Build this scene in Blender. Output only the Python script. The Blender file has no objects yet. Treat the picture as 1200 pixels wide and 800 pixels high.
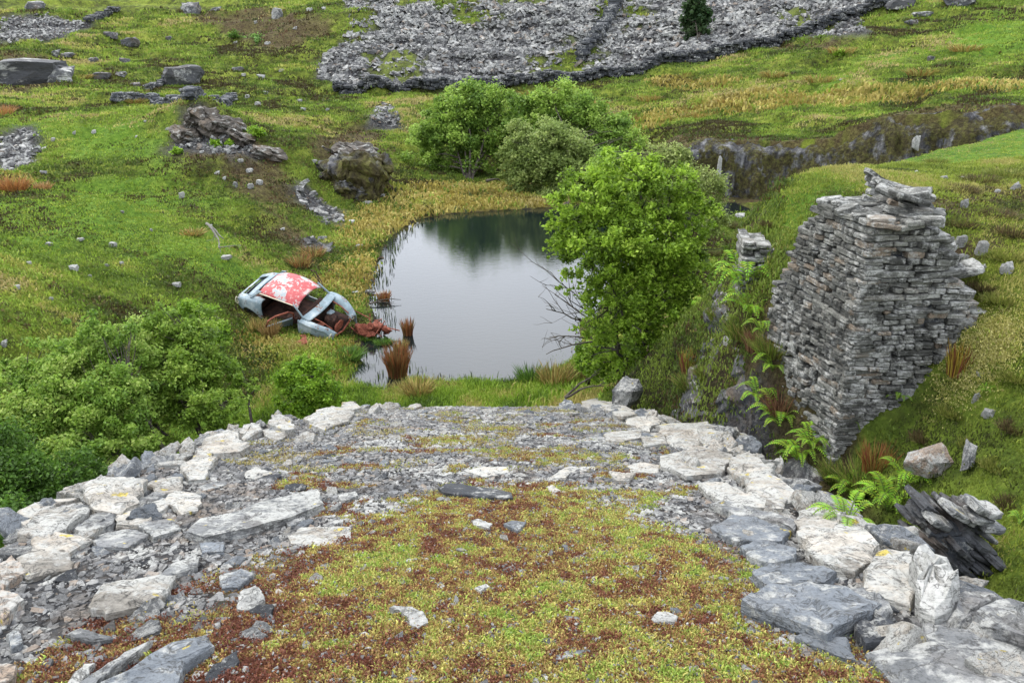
import bpy, bmesh, math, random
import numpy as np
from mathutils import Vector, Matrix, Euler

# ---------------------------------------------------------------- camera, world, sun, exposure
sc = bpy.context.scene
COL = sc.collection
PITCH = math.radians(22.0)
cam_data = bpy.data.cameras.new('camera'); cam = bpy.data.objects.new('camera', cam_data); COL.objects.link(cam)
cam_data.sensor_width = 36.0; cam_data.lens = 28.0; cam_data.clip_start = 0.05; cam_data.clip_end = 900
cam.location = (0, 0, 0); cam.rotation_euler = (math.radians(90) - PITCH, 0, 0)
sc.camera = cam

SUN_EL, SUN_AZ = 58.0, -55.0           # azimuth: degrees from +Y towards +X, where the sun stands
world = bpy.data.worlds.new('World'); sc.world = world; world.use_nodes = True
wn = world.node_tree; wn.nodes.clear()
w_out = wn.nodes.new('ShaderNodeOutputWorld'); w_bg = wn.nodes.new('ShaderNodeBackground')
w_sky = wn.nodes.new('ShaderNodeTexSky'); w_sky.sky_type = 'NISHITA'; w_sky.sun_disc = False
w_sky.sun_elevation = math.radians(SUN_EL); w_sky.sun_rotation = math.radians(SUN_AZ)
w_sky.altitude = 300; w_sky.air_density = 1.0; w_sky.dust_density = 3.0
# overcast: cloud deck mixed over the blue sky, with soft lighter and darker cloud
w_mix = wn.nodes.new('ShaderNodeMix'); w_mix.data_type = 'RGBA'; w_mix.inputs[0].default_value = 0.82
w_tc = wn.nodes.new('ShaderNodeTexCoord'); w_n = wn.nodes.new('ShaderNodeTexNoise'); w_n.inputs['Scale'].default_value = 1.8
w_n.inputs['Detail'].default_value = 4
w_r = wn.nodes.new('ShaderNodeValToRGB')
w_r.color_ramp.elements[0].position = .3; w_r.color_ramp.elements[0].color = (10.3, 11.2, 12.9, 1)
w_r.color_ramp.elements[1].position = .7; w_r.color_ramp.elements[1].color = (14.3, 14.6, 15.3, 1)
L = wn.links.new
L(w_tc.outputs['Generated'], w_n.inputs['Vector']); L(w_n.outputs['Fac'], w_r.inputs[0])
L(w_sky.outputs[0], w_mix.inputs[6]); L(w_r.outputs[0], w_mix.inputs[7])
L(w_mix.outputs[2], w_bg.inputs[0]); w_bg.inputs[1].default_value = 0.125
L(w_bg.outputs[0], w_out.inputs[0])
sun_d = bpy.data.lights.new('sun', 'SUN'); sun_d.energy = 1.5; sun_d.angle = math.radians(11); sun_d.color = (1.0, .93, .82)
sun = bpy.data.objects.new('sun', sun_d); COL.objects.link(sun)
_el, _az = math.radians(SUN_EL), math.radians(SUN_AZ)
sdir = Vector((math.sin(_az) * math.cos(_el), math.cos(_az) * math.cos(_el), math.sin(_el)))
sun.rotation_euler = sdir.to_track_quat('Z', 'Y').to_euler()
sc.view_settings.view_transform = 'Standard'; sc.view_settings.look = 'None'
sc.view_settings.exposure = 0.84; sc.view_settings.gamma = 1
sc.cycles.max_bounces = 6; sc.cycles.diffuse_bounces = 3; sc.cycles.glossy_bounces = 3; sc.cycles.transmission_bounces = 3
sc.cycles.transparent_max_bounces = 6
sc.cycles.use_denoising = True

# ---------------------------------------------------------------- picture coordinates to places
F = 933.33; CP, SP = math.cos(PITCH), math.sin(PITCH)
WATER = -8.5
def at(px, py, Y=None, z=None):
    cx = (px - 600) / F; cy = (400 - py) / F
    d = np.array([cx, CP + cy * SP, -SP + cy * CP])
    k = Y / d[1] if Y is not None else z / d[2]
    return d * k
def atv(px, py, Y): return Vector(at(px, py, Y))

# ---------------------------------------------------------------- numeric noise
def _h(ix, iy, s):
    n = (ix.astype(np.int64) * 374761393 + iy.astype(np.int64) * 668265263 + s * 974634777) & 0xFFFFFFFF
    n = ((n ^ (n >> 13)) * 1274126177) & 0xFFFFFFFF
    n = n ^ (n >> 16)
    return (n & 0xFFFF) / 65535.0
def vnoise(x, y, s=0):
    x = np.asarray(x, float); y = np.asarray(y, float)
    ix = np.floor(x); iy = np.floor(y); fx = x - ix; fy = y - iy
    fx = fx * fx * (3 - 2 * fx); fy = fy * fy * (3 - 2 * fy)
    a = _h(ix, iy, s); b = _h(ix + 1, iy, s); c = _h(ix, iy + 1, s); d = _h(ix + 1, iy + 1, s)
    return (a * (1 - fx) + b * fx) * (1 - fy) + (c * (1 - fx) + d * fx) * fy
def fbm(x, y, o=4, s=0, g=.5):
    t = 0; a = 1; n = 0
    for i in range(o):
        t = t + a * (vnoise(x * 2 ** i + 17.3 * i, y * 2 ** i - 9.1 * i, s + i) - .5); n += a; a *= g
    return 2 * t / n
def sstep(a, b, v):
    t = np.clip((v - a) / (b - a), 0, 1); return t * t * (3 - 2 * t)
def sdist(x, y, poly):
    """signed distance to polygon, negative inside"""
    x = np.asarray(x, float); y = np.asarray(y, float)
    d = np.full(x.shape, 1e9); ins = np.zeros(x.shape, bool); n = len(poly)
    for i in range(n):
        ax, ay = poly[i]; bx, by = poly[(i + 1) % n]
        ex, ey = bx - ax, by - ay; L2 = ex * ex + ey * ey + 1e-12
        t = np.clip(((x - ax) * ex + (y - ay) * ey) / L2, 0, 1)
        d = np.minimum(d, (x - ax - t * ex) ** 2 + (y - ay - t * ey) ** 2)
        c = (ay > y) != (by > y)
        with np.errstate(divide='ignore', invalid='ignore'):
            xi = ax + (y - ay) * ex / (ey if abs(ey) > 1e-12 else 1e-12)
        ins ^= c & (x < xi)
    return np.where(ins, -np.sqrt(d), np.sqrt(d))

# ---------------------------------------------------------------- terrain
class TPS:
    def __init__(s, P, Z, sm=1e-3):
        P = np.array(P, float); s.P = P / 10; n = len(P); Z = np.array(Z, float)
        K = s.k(s.P[:, None, 0] - s.P[None, :, 0], s.P[:, None, 1] - s.P[None, :, 1]) + sm * np.eye(n)
        A = np.zeros((n + 3, n + 3)); A[:n, :n] = K; A[:n, n] = 1; A[:n, n + 1:] = s.P
        A[n:, :n] = A[:n, n:].T
        s.w = np.linalg.solve(A, np.concatenate([Z, [0, 0, 0]]))
    @staticmethod
    def k(dx, dy):
        r2 = dx * dx + dy * dy + 1e-9
        return .5 * r2 * np.log(r2)
    def __call__(s, x, y):
        x = np.asarray(x, float) / 10; y = np.asarray(y, float) / 10; n = len(s.P)
        o = s.w[n] + s.w[n + 1] * x + s.w[n + 2] * y
        for i in range(n):
            o = o + s.w[i] * s.k(x - s.P[i, 0], y - s.P[i, 1])
        return o

pix = [  # picture x, y and ground distance -> valley control points
 (400,300,28.7),(350,335,25),(440,240,38),(540,222,42),(330,400,20.4),(400,400,20.3),(280,300,26),(200,330,22),(100,330,20),(100,400,16.5),
 (0,400,15),(0,300,20),(200,250,30),(100,200,36),(0,200,34),(300,205,36),(350,270,31.4),(330,150,48),(420,120,60),(100,130,50),(0,100,58),
 (200,100,62),(100,50,75),(250,50,78),(0,0,85),(200,0,92),(400,100,66),(600,103,67),(600,185,50),(700,215,44),(760,172,47),(830,158,44),(800,130,54),
 (800,90,64),(900,50,70),(1000,155,40),(1000,100,52),(1000,50,62),(1000,5,72),(1200,120,38),(1200,60,52),(1200,5,64),(400,40,76),(600,50,75),
 (600,0,83),(400,0,86),(800,40,74),(800,0,82),(235,135,43),(820,165,41.6),(860,161,42.2),(900,160,41.6),(950,160,40.8),(985,157,39.6),(1020,142,38.2),(1060,132,37),(1110,128,35.8),(1160,128,34.6),(420,240,38),(500,150,56),(400,160,50)]
VP, VZ = [], []
for px, py, Y in pix:
    p = at(px, py, Y); VP.append(p[:2]); VZ.append(p[2])
for x, y, z in [(2.9,7,-6.0),(2.9,4,-5.4),(2.7,11,-6.6),(2.6,14,-7.2),(2,17,-8.2),(-5,6,-7.9),(-6,10,-8.5),(-9.5,9,-7.7),(-5,14,-8.6),(-2,17,-8.3),
                (0,16.5,-8.2),(-14,6,-6.2),(-5,0,-7.0),(4,20,-8.3),(5,30,-8.4),(-8,15,-8.1),(-18,0,-5.5),(0,0,-6),(10,5,-6),(30,30,-4),(40,10,-3),
                (-45,40,-4.5),(-60,10,-3),(45,60,0),(60,90,5),(-60,90,4),(0,110,7),(0,150,10),(70,140,9),(-70,140,8),(0,300,16),(200,200,14),(-200,200,14),(-40,-30,-2),(40,-30,0),(0,-30,1),(-90,60,6),(90,40,4)]:
    VP.append((x, y)); VZ.append(z)
V = TPS(VP, VZ, 2e-3)

pond_px = [(405,448),(418,425),(424,396),(437,375),(432,340),(440,312),(452,282),(482,259),(530,250),(600,246),(650,243),(700,238),(800,240),(862,237),(880,246)]
POND = [tuple(at(px, py, z=WATER)[:2]) for px, py in pond_px] + [(6.5, 33), (3.6, 27), (2.6, 23)] + \
       [tuple(at(px, py, z=WATER)[:2]) for px, py in [(676,372),(680,410),(645,438),(595,449),(520,447),(482,444),(456,458)]]
RAMP = [(-3.35,-8),(-3.3,3.8),(-3.55,4.8),(-3.7,6),(-3.72,8.4),(-3.3,10.2),(-2.75,11.6),(-2.0,12.6),(0.9,12.7),(1.45,12.1),(1.75,11.1),(2.15,10.2),(2.72,9.0),(2.78,8.2),(2.62,6.6),(2.58,5.2),(2.66,3.6),(2.7,-8)]
BANK = [(2.95,-10),(3.0,3.0),(2.95,4.5),(3.1,6),(3.4,7.3),(3.15,9.3),(3.1,10.4),(3.25,11.4),(3.8,12.3),(5.8,13.7),(8.2,15.6),(11.7,18.7),(20,26),(45,32),(60,-10)]
BT = TPS([(4.2,7.35),(4.7,7.4),(3.55,7.2),(4.0,6),(3.2,6),(3.0,4.5),(3.9,4.5),(5.5,7.8),(6.0,9.6),(4.2,9.6),(4.0,11.4),(3.3,10.6),(3.3,9.4),(5.8,13),(7,6),(9,12),(11,18),(8,15),(20,24),(15,10),(3,3),(4.5,3),(6,3.5),(3,-6),(40,30),(40,-8),(7,10),(5.1,8.6),(5.2,6.2)],
         [-3.75,-2.75,-4.2,-3.6,-4.3,-3.85,-3.35,-2.35,-2.15,-2.2,-2.3,-3.1,-3.0,-2.25,-2.5,-2.0,-2.15,-2.2,-2.1,-1.6,-3.7,-2.9,-2.7,-1.5,-1.8,1.0,-2.1,-2.25,-3.0], 1e-3)
def ramp_z(x, y):
    yy = np.maximum(y, 0)
    return -1.60 - .364 * yy - .012 * np.clip(yy - 9, 0, 9) ** 2
CLIFF = [(7.6, 40.5), (9.5, 41.5), (12.5, 40.5), (15.5, 38.5), (18, 35.8), (21.5, 34.0), (27, 31), (45, 26)]
def cliff_y(x): return np.interp(x, [p[0] for p in CLIFF], [p[1] for p in CLIFF])
def Hz(x, y, noise=True):
    x = np.asarray(x, float); y = np.asarray(y, float)
    r = np.hypot(x, y)
    v = np.minimum(V(x, y), .095 * np.maximum(r, 20))
    rough = sstep(14, 34, r)
    if noise:
        v = v + rough * (.72 * fbm(x / 6.5, y / 4.2, 4, 3) * (.6 + .8 * sstep(45, 80, r)) + .27 * fbm(x / 1.5, y / 1.1, 3, 9)) + (1 - rough) * .12 * fbm(x / 1.1, y / 1.1, 3, 5)
        # small terrace edges cropping out along the slopes
        t = (v + .5 * fbm(x / 9, y / 9, 2, 31)) / 1.15
        v = v + rough * .34 * (sstep(.35, .65, t - np.floor(t)) - (t - np.floor(t))) 
    # spur mound of slate waste and the hollow east of it
    for mx, my, sx, sy, hgt in ((-15.3, 41.0, 2.6, 2.6, 1.5), (-9.7, 40.0, 2.6, 2.0, 1.7), (-10.8, 37.8, 1.6, 1.6, .5), (-9.9, 33.5, 1.6, 2.4, .5), (-13, 36.5, 1.8, 3, .5)):
        v = v + hgt * np.exp(-((x - mx) / sx) ** 2 - ((y - my) / sy) ** 2)
    # cliff: land south of the cliff line is quarried away
    d = cliff_y(x) - y
    k = 6.0 * sstep(6.2, 8.2, x)
    v = np.where((d > 0) & (x > 6.2), np.maximum(np.minimum(v, -8.75) + 0 * v, v - k * d), v)
    # pond
    sd = sdist(x, y, POND)
    edge = .18 * fbm(x / .9, y / .9, 3, 41)
    s2 = sd + edge * (1.2 if noise else 0)
    s2 = np.where((x > 7.2) & (y > cliff_y(x) - .15), 9.0, s2)
    v = np.where(s2 > 0, WATER + np.minimum(.16 * s2 + .02, 9) + sstep(0.2, 3.2, s2) * (np.maximum(v, WATER + .05) - WATER - np.minimum(.16 * s2 + .02, 9)), WATER + np.maximum(.45 * s2, -1.0))
    # right bank
    sb = sdist(x, y, BANK)
    if noise: sb = sb + .14 * fbm(x / .6, y / .6, 3, 61)
    b = BT(x, y)
    if noise: b = b + .10 * fbm(x / 1.2, y / 1.2, 4, 71) * sstep(0, 1, -sb + .5)
    kb = 3.4 - 2.3 * sstep(11.5, 14, y)
    near = sstep(6.5, 5.2, y); kb = kb * (1 - .55 * near)
    bb = b - kb * np.maximum(sb, 0) - .35 * sstep(.5, 0, -sb)
    v = np.maximum(v, bb)
    # ramp (slate built incline)
    sr = sdist(x, y, RAMP)
    if noise: sr = sr + .06 * fbm(x / .35, y / .35, 3, 81)
    rz = ramp_z(x, y)
    if noise: rz = rz + .035 * fbm(x / .8, y / .8, 4, 91)
    kr = np.where(y > 12.4, .9, 4.0)
    rr = rz - kr * np.maximum(sr, 0) - .10 * sstep(.25, -.05, -sr)
    v = np.maximum(v, rr)
    return v
_ts = np.geomspace(1.5, 150, 900)
def ground(px, py):
    cx = (px - 600) / F; cy = (400 - py) / F
    d = np.array([cx, CP + cy * SP, -SP + cy * CP])
    P = d[None, :] * _ts[:, None]
    h = Hz(P[:, 0], P[:, 1])
    b = np.nonzero(P[:, 2] < h)[0]
    if len(b) == 0: return Vector(P[-1])
    i = max(b[0], 1)
    a = P[i - 1, 2] - h[i - 1]; c = h[i] - P[i, 2]
    t = _ts[i - 1] + (_ts[i] - _ts[i - 1]) * a / (a + c + 1e-9)
    return Vector(d * t)
def gz(x, y): return float(Hz(np.array([x]), np.array([y]))[0])

# ---------------------------------------------------------------- object helpers
def tag(o, label=None, cat=None, group=None, kind=None):
    if label: o['label'] = label
    if cat: o['category'] = cat
    if group: o['group'] = group
    if kind or cat: o['kind'] = kind or 'thing'
    return o
def link(name, me, mat=None, parent=None):
    o = bpy.data.objects.new(name, me); COL.objects.link(o)
    if mat is not None and len(me.materials) == 0: me.materials.append(mat)
    if parent is not None: o.parent = parent
    return o
def empty(name, loc=(0, 0, 0), rot=(0, 0, 0)):
    o = bpy.data.objects.new(name, None); COL.objects.link(o); o.location = loc; o.rotation_euler = rot
    o.empty_display_size = .2
    return o
def mesh_np(name, verts, loops, sizes, attrs=None, smooth=False):
    me = bpy.data.meshes.new(name)
    verts = np.ascontiguousarray(verts, np.float32); loops = np.ascontiguousarray(loops, np.int32); sizes = np.ascontiguousarray(sizes, np.int32)
    me.vertices.add(len(verts)); me.vertices.foreach_set('co', verts.ravel())
    me.loops.add(len(loops)); me.loops.foreach_set('vertex_index', loops)
    me.polygons.add(len(sizes)); st = np.concatenate([[0], np.cumsum(sizes)[:-1]]).astype(np.int32)
    me.polygons.foreach_set('loop_start', st); me.polygons.foreach_set('loop_total', sizes)
    me.polygons.foreach_set('use_smooth', np.full(len(sizes), smooth))
    for k, a in (attrs or {}).items():
        a = np.asarray(a, np.float32)
        if a.ndim == 1:
            at_ = me.attributes.new(k, 'FLOAT', 'POINT'); at_.data.foreach_set('value', a)
        else:
            if a.shape[1] == 3: a = np.concatenate([a, np.ones((len(a), 1), np.float32)], 1)
            at_ = me.attributes.new(k, 'FLOAT_COLOR', 'POINT'); at_.data.foreach_set('color', np.ascontiguousarray(a).ravel())
    me.update(calc_edges=True); me.validate()
    return me
def quads(name, v, q, attrs=None, smooth=False):
    q = np.asarray(q); return mesh_np(name, v, q.ravel(), np.full(len(q), q.shape[1]), attrs, smooth)
def rotm(n, rng, tilt=.2, full=False):
    """n random rotation matrices about z with a small tilt (or fully random)"""
    a = rng.uniform(0, 2 * np.pi, n); t = rng.normal(0, tilt, n); u = rng.normal(0, tilt, n)
    if full: t = rng.uniform(0, 2 * np.pi, n); u = rng.uniform(0, 2 * np.pi, n)
    ca, sa, ct, st, cu, su = np.cos(a), np.sin(a), np.cos(t), np.sin(t), np.cos(u), np.sin(u)
    Z = np.zeros(n); O = np.ones(n)
    Rz = np.stack([ca, -sa, Z, sa, ca, Z, Z, Z, O], 1).reshape(n, 3, 3)
    Rx = np.stack([O, Z, Z, Z, ct, -st, Z, st, ct], 1).reshape(n, 3, 3)
    Ry = np.stack([cu, Z, su, Z, O, Z, -su, Z, cu], 1).reshape(n, 3, 3)
    return Rx @ Ry @ Rz
def merge(name, bases, idx, M, T, extra=None, smooth=False):
    """bases: list of (V, faces list); one mesh of many copies"""
    Vs, Ls, Ss, A = [], [], [], []; off = 0; ex = {k: [] for k in (extra or {})}
    for b, (bv, bf) in enumerate(bases):
        w = np.nonzero(idx == b)[0]
        if len(w) == 0: continue
        bv = np.asarray(bv, float); lp = np.concatenate([np.array(f) for f in bf]); sz = np.array([len(f) for f in bf])
        P = np.einsum('nij,vj->nvi', M[w], bv) + T[w][:, None, :]
        Vs.append(P.reshape(-1, 3)); Ls.append((lp[None, :] + (np.arange(len(w)) * len(bv))[:, None]).ravel() + off)
        Ss.append(np.tile(sz, len(w))); off += len(w) * len(bv)
        for k in ex: ex[k].append(np.repeat(extra[k][w], len(bv), 0))
    return mesh_np(name, np.concatenate(Vs), np.concatenate(Ls), np.concatenate(Ss), {k: np.concatenate(v) for k, v in ex.items()}, smooth)

# ---------------------------------------------------------------- material helpers
class NT:
    def __init__(s, name):
        s.m = bpy.data.materials.new(name); s.m.use_nodes = True; s.t = s.m.node_tree; s.t.nodes.clear()
        s.out = s.t.nodes.new('ShaderNodeOutputMaterial'); s.b = s.t.nodes.new('ShaderNodeBsdfPrincipled')
        s.t.links.new(s.b.outputs[0], s.out.inputs[0]); s.b.inputs['Roughness'].default_value = .85
        s.b.inputs['Specular IOR Level'].default_value = .25
        s.tc = s.t.nodes.new('ShaderNodeTexCoord')
    def n(s, t): return s.t.nodes.new(t)
    def l(s, a, b): s.t.links.new(a, b)
    def noise(s, scale, detail=4, rough=.55, vec=None, dist=0, col=False):
        n = s.n('ShaderNodeTexNoise'); n.inputs['Scale'].default_value = scale; n.inputs['Detail'].default_value = detail
        n.inputs['Roughness'].default_value = rough; n.inputs['Distortion'].default_value = dist
        s.l(vec if vec is not None else s.tc.outputs['Object'], n.inputs['Vector'])
        return n.outputs['Color' if col else 'Fac']
    def scaled(s, sx, sy, sz, src=None, rot=(0, 0, 0)):
        m = s.n('ShaderNodeMapping'); m.inputs['Scale'].default_value = (sx, sy, sz); m.inputs['Rotation'].default_value = rot
        s.l(src if src is not None else s.tc.outputs['Object'], m.inputs['Vector']); return m.outputs[0]
    def ramp(s, fac, stops, const=False):
        r = s.n('ShaderNodeValToRGB'); e = r.color_ramp.elements
        if const: r.color_ramp.interpolation = 'CONSTANT'
        while len(e) < len(stops): e.new(.5)
        for i, (p, c) in enumerate(stops):
            e[i].position = p; e[i].color = (c, c, c, 1) if isinstance(c, (int, float)) else (*c, 1)
        s.l(fac, r.inputs[0]); return r.outputs[0]
    def mix(s, f, a, b, mode='MIX'):
        m = s.n('ShaderNodeMix'); m.data_type = 'RGBA'; m.blend_type = mode
        for sock, v in ((m.inputs[0], f), (m.inputs[6], a), (m.inputs[7], b)):
            if isinstance(v, (int, float)): sock.default_value = v if sock.type == 'VALUE' else (v, v, v, 1)
            elif isinstance(v, tuple): sock.default_value = (*v, 1)
            else: s.l(v, sock)
        return m.outputs[2]
    def math(s, op, a, b=0.0):
        m = s.n('ShaderNodeMath'); m.operation = op
        for i, v in enumerate((a, b)):
            if isinstance(v, (int, float)): m.inputs[i].default_value = v
            else: s.l(v, m.inputs[i])
        return m.outputs[0]
    def attr(s, name):
        a = s.n('ShaderNodeAttribute'); a.attribute_name = name; return a
    def rnd(s):
        o = s.n('ShaderNodeObjectInfo'); return o.outputs['Random']
    def bump(s, h, strength=.5, dist=.02, chain=None):
        b = s.n('ShaderNodeBump'); b.inputs['Strength'].default_value = strength; b.inputs['Distance'].default_value = dist
        s.l(h, b.inputs['Height'])
        if chain is not None: s.l(chain, b.inputs['Normal'])
        s.l(b.outputs[0], s.b.inputs['Normal']); return b.outputs[0]
    def color(s, c):
        if isinstance(c, tuple): s.b.inputs['Base Color'].default_value = (*c, 1)
        else: s.l(c, s.b.inputs['Base Color'])
    def offset_vec(s, k=37.0):
        """object coordinates shifted by the object's own random number so copies do not repeat"""
        v = s.n('ShaderNodeVectorMath'); v.operation = 'ADD'
        s.l(s.tc.outputs['Object'], v.inputs[0])
        s.l(s.math('MULTIPLY', s.rnd(), k), v.inputs[1]); return v.outputs[0]

def slate_mat(name, dark, mid, light, lichen=.5, yellow=.04, island=False, brown=.0, sc_=1.0):
    s = NT(name)
    vec = s.offset_vec()
    base = s.ramp(s.noise(3.2 * sc_, 5, .6, vec), [(.3, dark), (.5, mid), (.72, light)])
    stre = s.noise(9 * sc_, 6, .7, s.scaled(.35, 1, 3.5, vec, (0.1, .2, .4)))
    base = s.mix(s.ramp(stre, [(.35, 0), (.65, .55)]), base, mid)
    if island:
        g = s.n('ShaderNodeNewGeometry')
        base = s.mix(1.0, base, s.ramp(g.outputs['Random Per Island'], [(0, .45), (.5, .95), (1, 1.5)]), 'MULTIPLY')
        rp = s.ramp(g.outputs['Random Per Island'], [(0, 0), (.80, 0), (.82, 1), (.86, 1), (.88, 0)])
        base = s.mix(s.math('MULTIPLY', rp, .55), base, (.22, .15, .09))
    else:
        base = s.mix(1.0, base, s.ramp(s.rnd(), [(0, .72), (.5, 1.0), (1, 1.2)]), 'MULTIPLY')
    if brown:
        base = s.mix(s.ramp(s.noise(2.1 * sc_, 4, .6, vec), [(.52, 0), (.72, brown)]), base, (.17, .115, .065))
    # pale crust of lichen, then yellow lichen rosettes
    li = s.math('ADD', s.noise(7.5 * sc_, 6, .72, vec), s.math('MULTIPLY', s.noise(1.5 * sc_, 2, .5, vec), .5))
    base = s.mix(s.ramp(li, [(.83 - .26 * lichen, 0), (.95 - .26 * lichen, .9)]), base, (.36, .36, .335))
    if yellow:
        y = s.math('ADD', s.noise(4.5 * sc_, 3, .6, vec, .3), s.math('MULTIPLY', s.noise(22 * sc_, 3, .6, vec), .12))
        base = s.mix(s.ramp(y, [(.80 - yellow, 0), (.83 - yellow, .9)]), base, (.42, .33, .05))
    ck = s.noise(3.5 * sc_, 5, .65, s.scaled(1, 1, 2.2, vec), .8)
    base = s.mix(s.ramp(ck, [(.478, 0), (.497, .75), (.503, .75), (.52, 0)]), base, (.035, .033, .03))
    base = s.mix(1.0, base, s.ramp(s.noise(38 * sc_, 5, .75, vec), [(.32, .35), (.46, .95), (.6, 1.12)]), 'MULTIPLY')
    s.color(base)
    h = s.math('ADD', stre, s.math('MULTIPLY', s.noise(30 * sc_, 6, .7, vec), .6))
    s.bump(h, .9, .035 / sc_)
    s.b.inputs['Roughness'].default_value = .72; s.b.inputs['Specular IOR Level'].default_value = .35
    return s.m
# ---------------------------------------------------------------- materials
M = {}
M['slate'] = slate_mat('slate_stone', (.065, .070, .073), (.145, .15, .152), (.23, .23, .225), .45, .05, brown=.2)
M['slate_blue'] = slate_mat('blue_slate', (.085, .097, .112), (.14, .155, .17), (.20, .215, .23), .22, .03, brown=.15)
M['slate_pale'] = slate_mat('lichened_slate', (.14, .13, .11), (.33, .305, .262), (.47, .435, .375), .60, .08, brown=.45)
M['slate_dark'] = slate_mat('dark_slate', (.018, .02, .026), (.04, .045, .052), (.08, .085, .09), .15, .02)
M['masonry'] = slate_mat('weathered_wall_slate', (.040, .041, .036), (.118, .118, .104), (.225, .22, .195), .36, .0, island=True)
M['chips'] = slate_mat('slate_chippings', (.042, .043, .045), (.135, .136, .135), (.30, .29, .265), .26, 0, island=True, brown=.5)
M['tip'] = slate_mat('slate_tip_blocks', (.03, .031, .034), (.10, .10, .10), (.25, .245, .235), .42, 0, island=True, sc_=.5)
M['boulder'] = slate_mat('boulder_rock', (.025, .026, .030), (.06, .062, .066), (.12, .12, .12), .16, 0, brown=.5, sc_=.6)
M['crag'] = slate_mat('craggy_rock', (.03, .024, .018), (.075, .062, .048), (.12, .11, .10), .10, 0, brown=.7, sc_=.9)
M['brown_stone'] = slate_mat('rusty_boulder', (.15, .11, .08), (.26, .20, .15), (.36, .30, .25), .45, .06)
M['white_stone'] = slate_mat('pale_stone', (.22, .22, .21), (.33, .33, .31), (.44, .43, .41), .45, 0)
def ground_material():
    s = NT('moorland_ground')
    a = s.attr('mask'); b = s.attr('mask2')
    sep = s.n('ShaderNodeSeparateColor'); s.l(a.outputs['Color'], sep.inputs[0])
    sep2 = s.n('ShaderNodeSeparateColor'); s.l(b.outputs['Color'], sep2.inputs[0])
    slate, bare, dry = sep.outputs; moss, peat, lush = sep2.outputs
    n1 = s.noise(.35, 4, .6); n2 = s.noise(1.6, 6, .7); n3 = s.noise(7, 6, .75); n4 = s.noise(24, 4, .7)
    def tex(t, k): return s.math('MULTIPLY', s.math('ADD', t, -.5), k)
    g = s.ramp(s.math('ADD', s.math('ADD', n2, tex(n3, .55)), tex(n1, .5)),
               [(.28, (.030, .034, .010)), (.42, (.075, .095, .016)), (.55, (.14, .18, .024)), (.70, (.23, .27, .042)), (.85, (.31, .29, .085))])
    g = s.mix(s.ramp(s.math('ADD', s.noise(.9, 5, .7), tex(n4, .35)), [(.55, 0), (.68, .8)]), g, (.070, .058, .022))
    straw = s.ramp(s.math('ADD', n2, tex(n3, .6)), [(.3, (.13, .10, .022)), (.5, (.26, .22, .05)), (.7, (.36, .31, .09))])
    g = s.mix(s.math('MULTIPLY', dry, s.ramp(n2, [(.3, .55), (.6, 1)])), g, straw)
    lu = s.ramp(s.math('ADD', n3, tex(n2, .4)), [(.3, (.05, .12, .012)), (.55, (.12, .24, .025)), (.75, (.22, .33, .05))])
    g = s.mix(lush, g, lu)
    br = s.ramp(s.math('ADD', n3, tex(n4, .5)), [(.3, (.028, .018, .012)), (.5, (.075, .050, .030)), (.7, (.16, .115, .07))])
    g = s.mix(s.math('MULTIPLY', bare, s.ramp(n3, [(.3, 1), (.7, .65)])), g, br)
    g = s.mix(peat, g, s.ramp(n4, [(.3, (.012, .011, .009)), (.7, (.045, .036, .026))]))
    vo = s.n('ShaderNodeTexVoronoi'); vo.inputs['Scale'].default_value = 16
    s.l(s.scaled(1, 1, 1), vo.inputs['Vector'])
    vs = s.n('ShaderNodeSeparateColor'); s.l(vo.outputs['Color'], vs.inputs[0])
    sl = s.ramp(vs.outputs[0], [(0, (.02, .021, .024)), (.5, (.055, .058, .064)), (1, (.12, .12, .12))])
    sl = s.mix(s.ramp(n3, [(.45, 0), (.7, .5)]), sl, (.12, .09, .06))
    g = s.mix(slate, g, sl)
    ms = s.ramp(s.math('ADD', s.noise(3.2, 5, .7), tex(n4, .45)), [(.30, (.13, .055, .035)), (.43, (.20, .10, .05)), (.52, (.27, .25, .07)), (.66, (.36, .36, .10)), (.80, (.20, .30, .05))])
    g = s.mix(moss, g, ms)
    s.color(g)
    h = s.math('ADD', s.math('ADD', s.math('MULTIPLY', n2, 1.6), n3), s.math('MULTIPLY', n4, .45))
    s.bump(h, 1.0, .16)
    s.b.inputs['Roughness'].default_value = .95; s.b.inputs['Specular IOR Level'].default_value = .12
    return s.m
M['ground'] = ground_material()

def poly_world(pts): return [tuple(ground(px, py)[:2]) for px, py in pts]
# ---------------------------------------------------------------- ground sheet
az = np.concatenate([np.linspace(-180, -62, 60)[:-1], np.linspace(-62, -40, 60)[:-1], np.linspace(-40, 40, 760)[:-1], np.linspace(40, 62, 60)[:-1], np.linspace(62, 180, 60)[:-1]])
rr_ = np.concatenate([np.linspace(.4, 2.5, 14)[:-1], np.geomspace(2.5, 100, 700)[:-1], np.geomspace(100, 420, 40)])
A_, R_ = np.meshgrid(np.radians(az), rr_)
GX = (R_ * np.sin(A_)).ravel(); GY = (R_ * np.cos(A_)).ravel()
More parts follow.
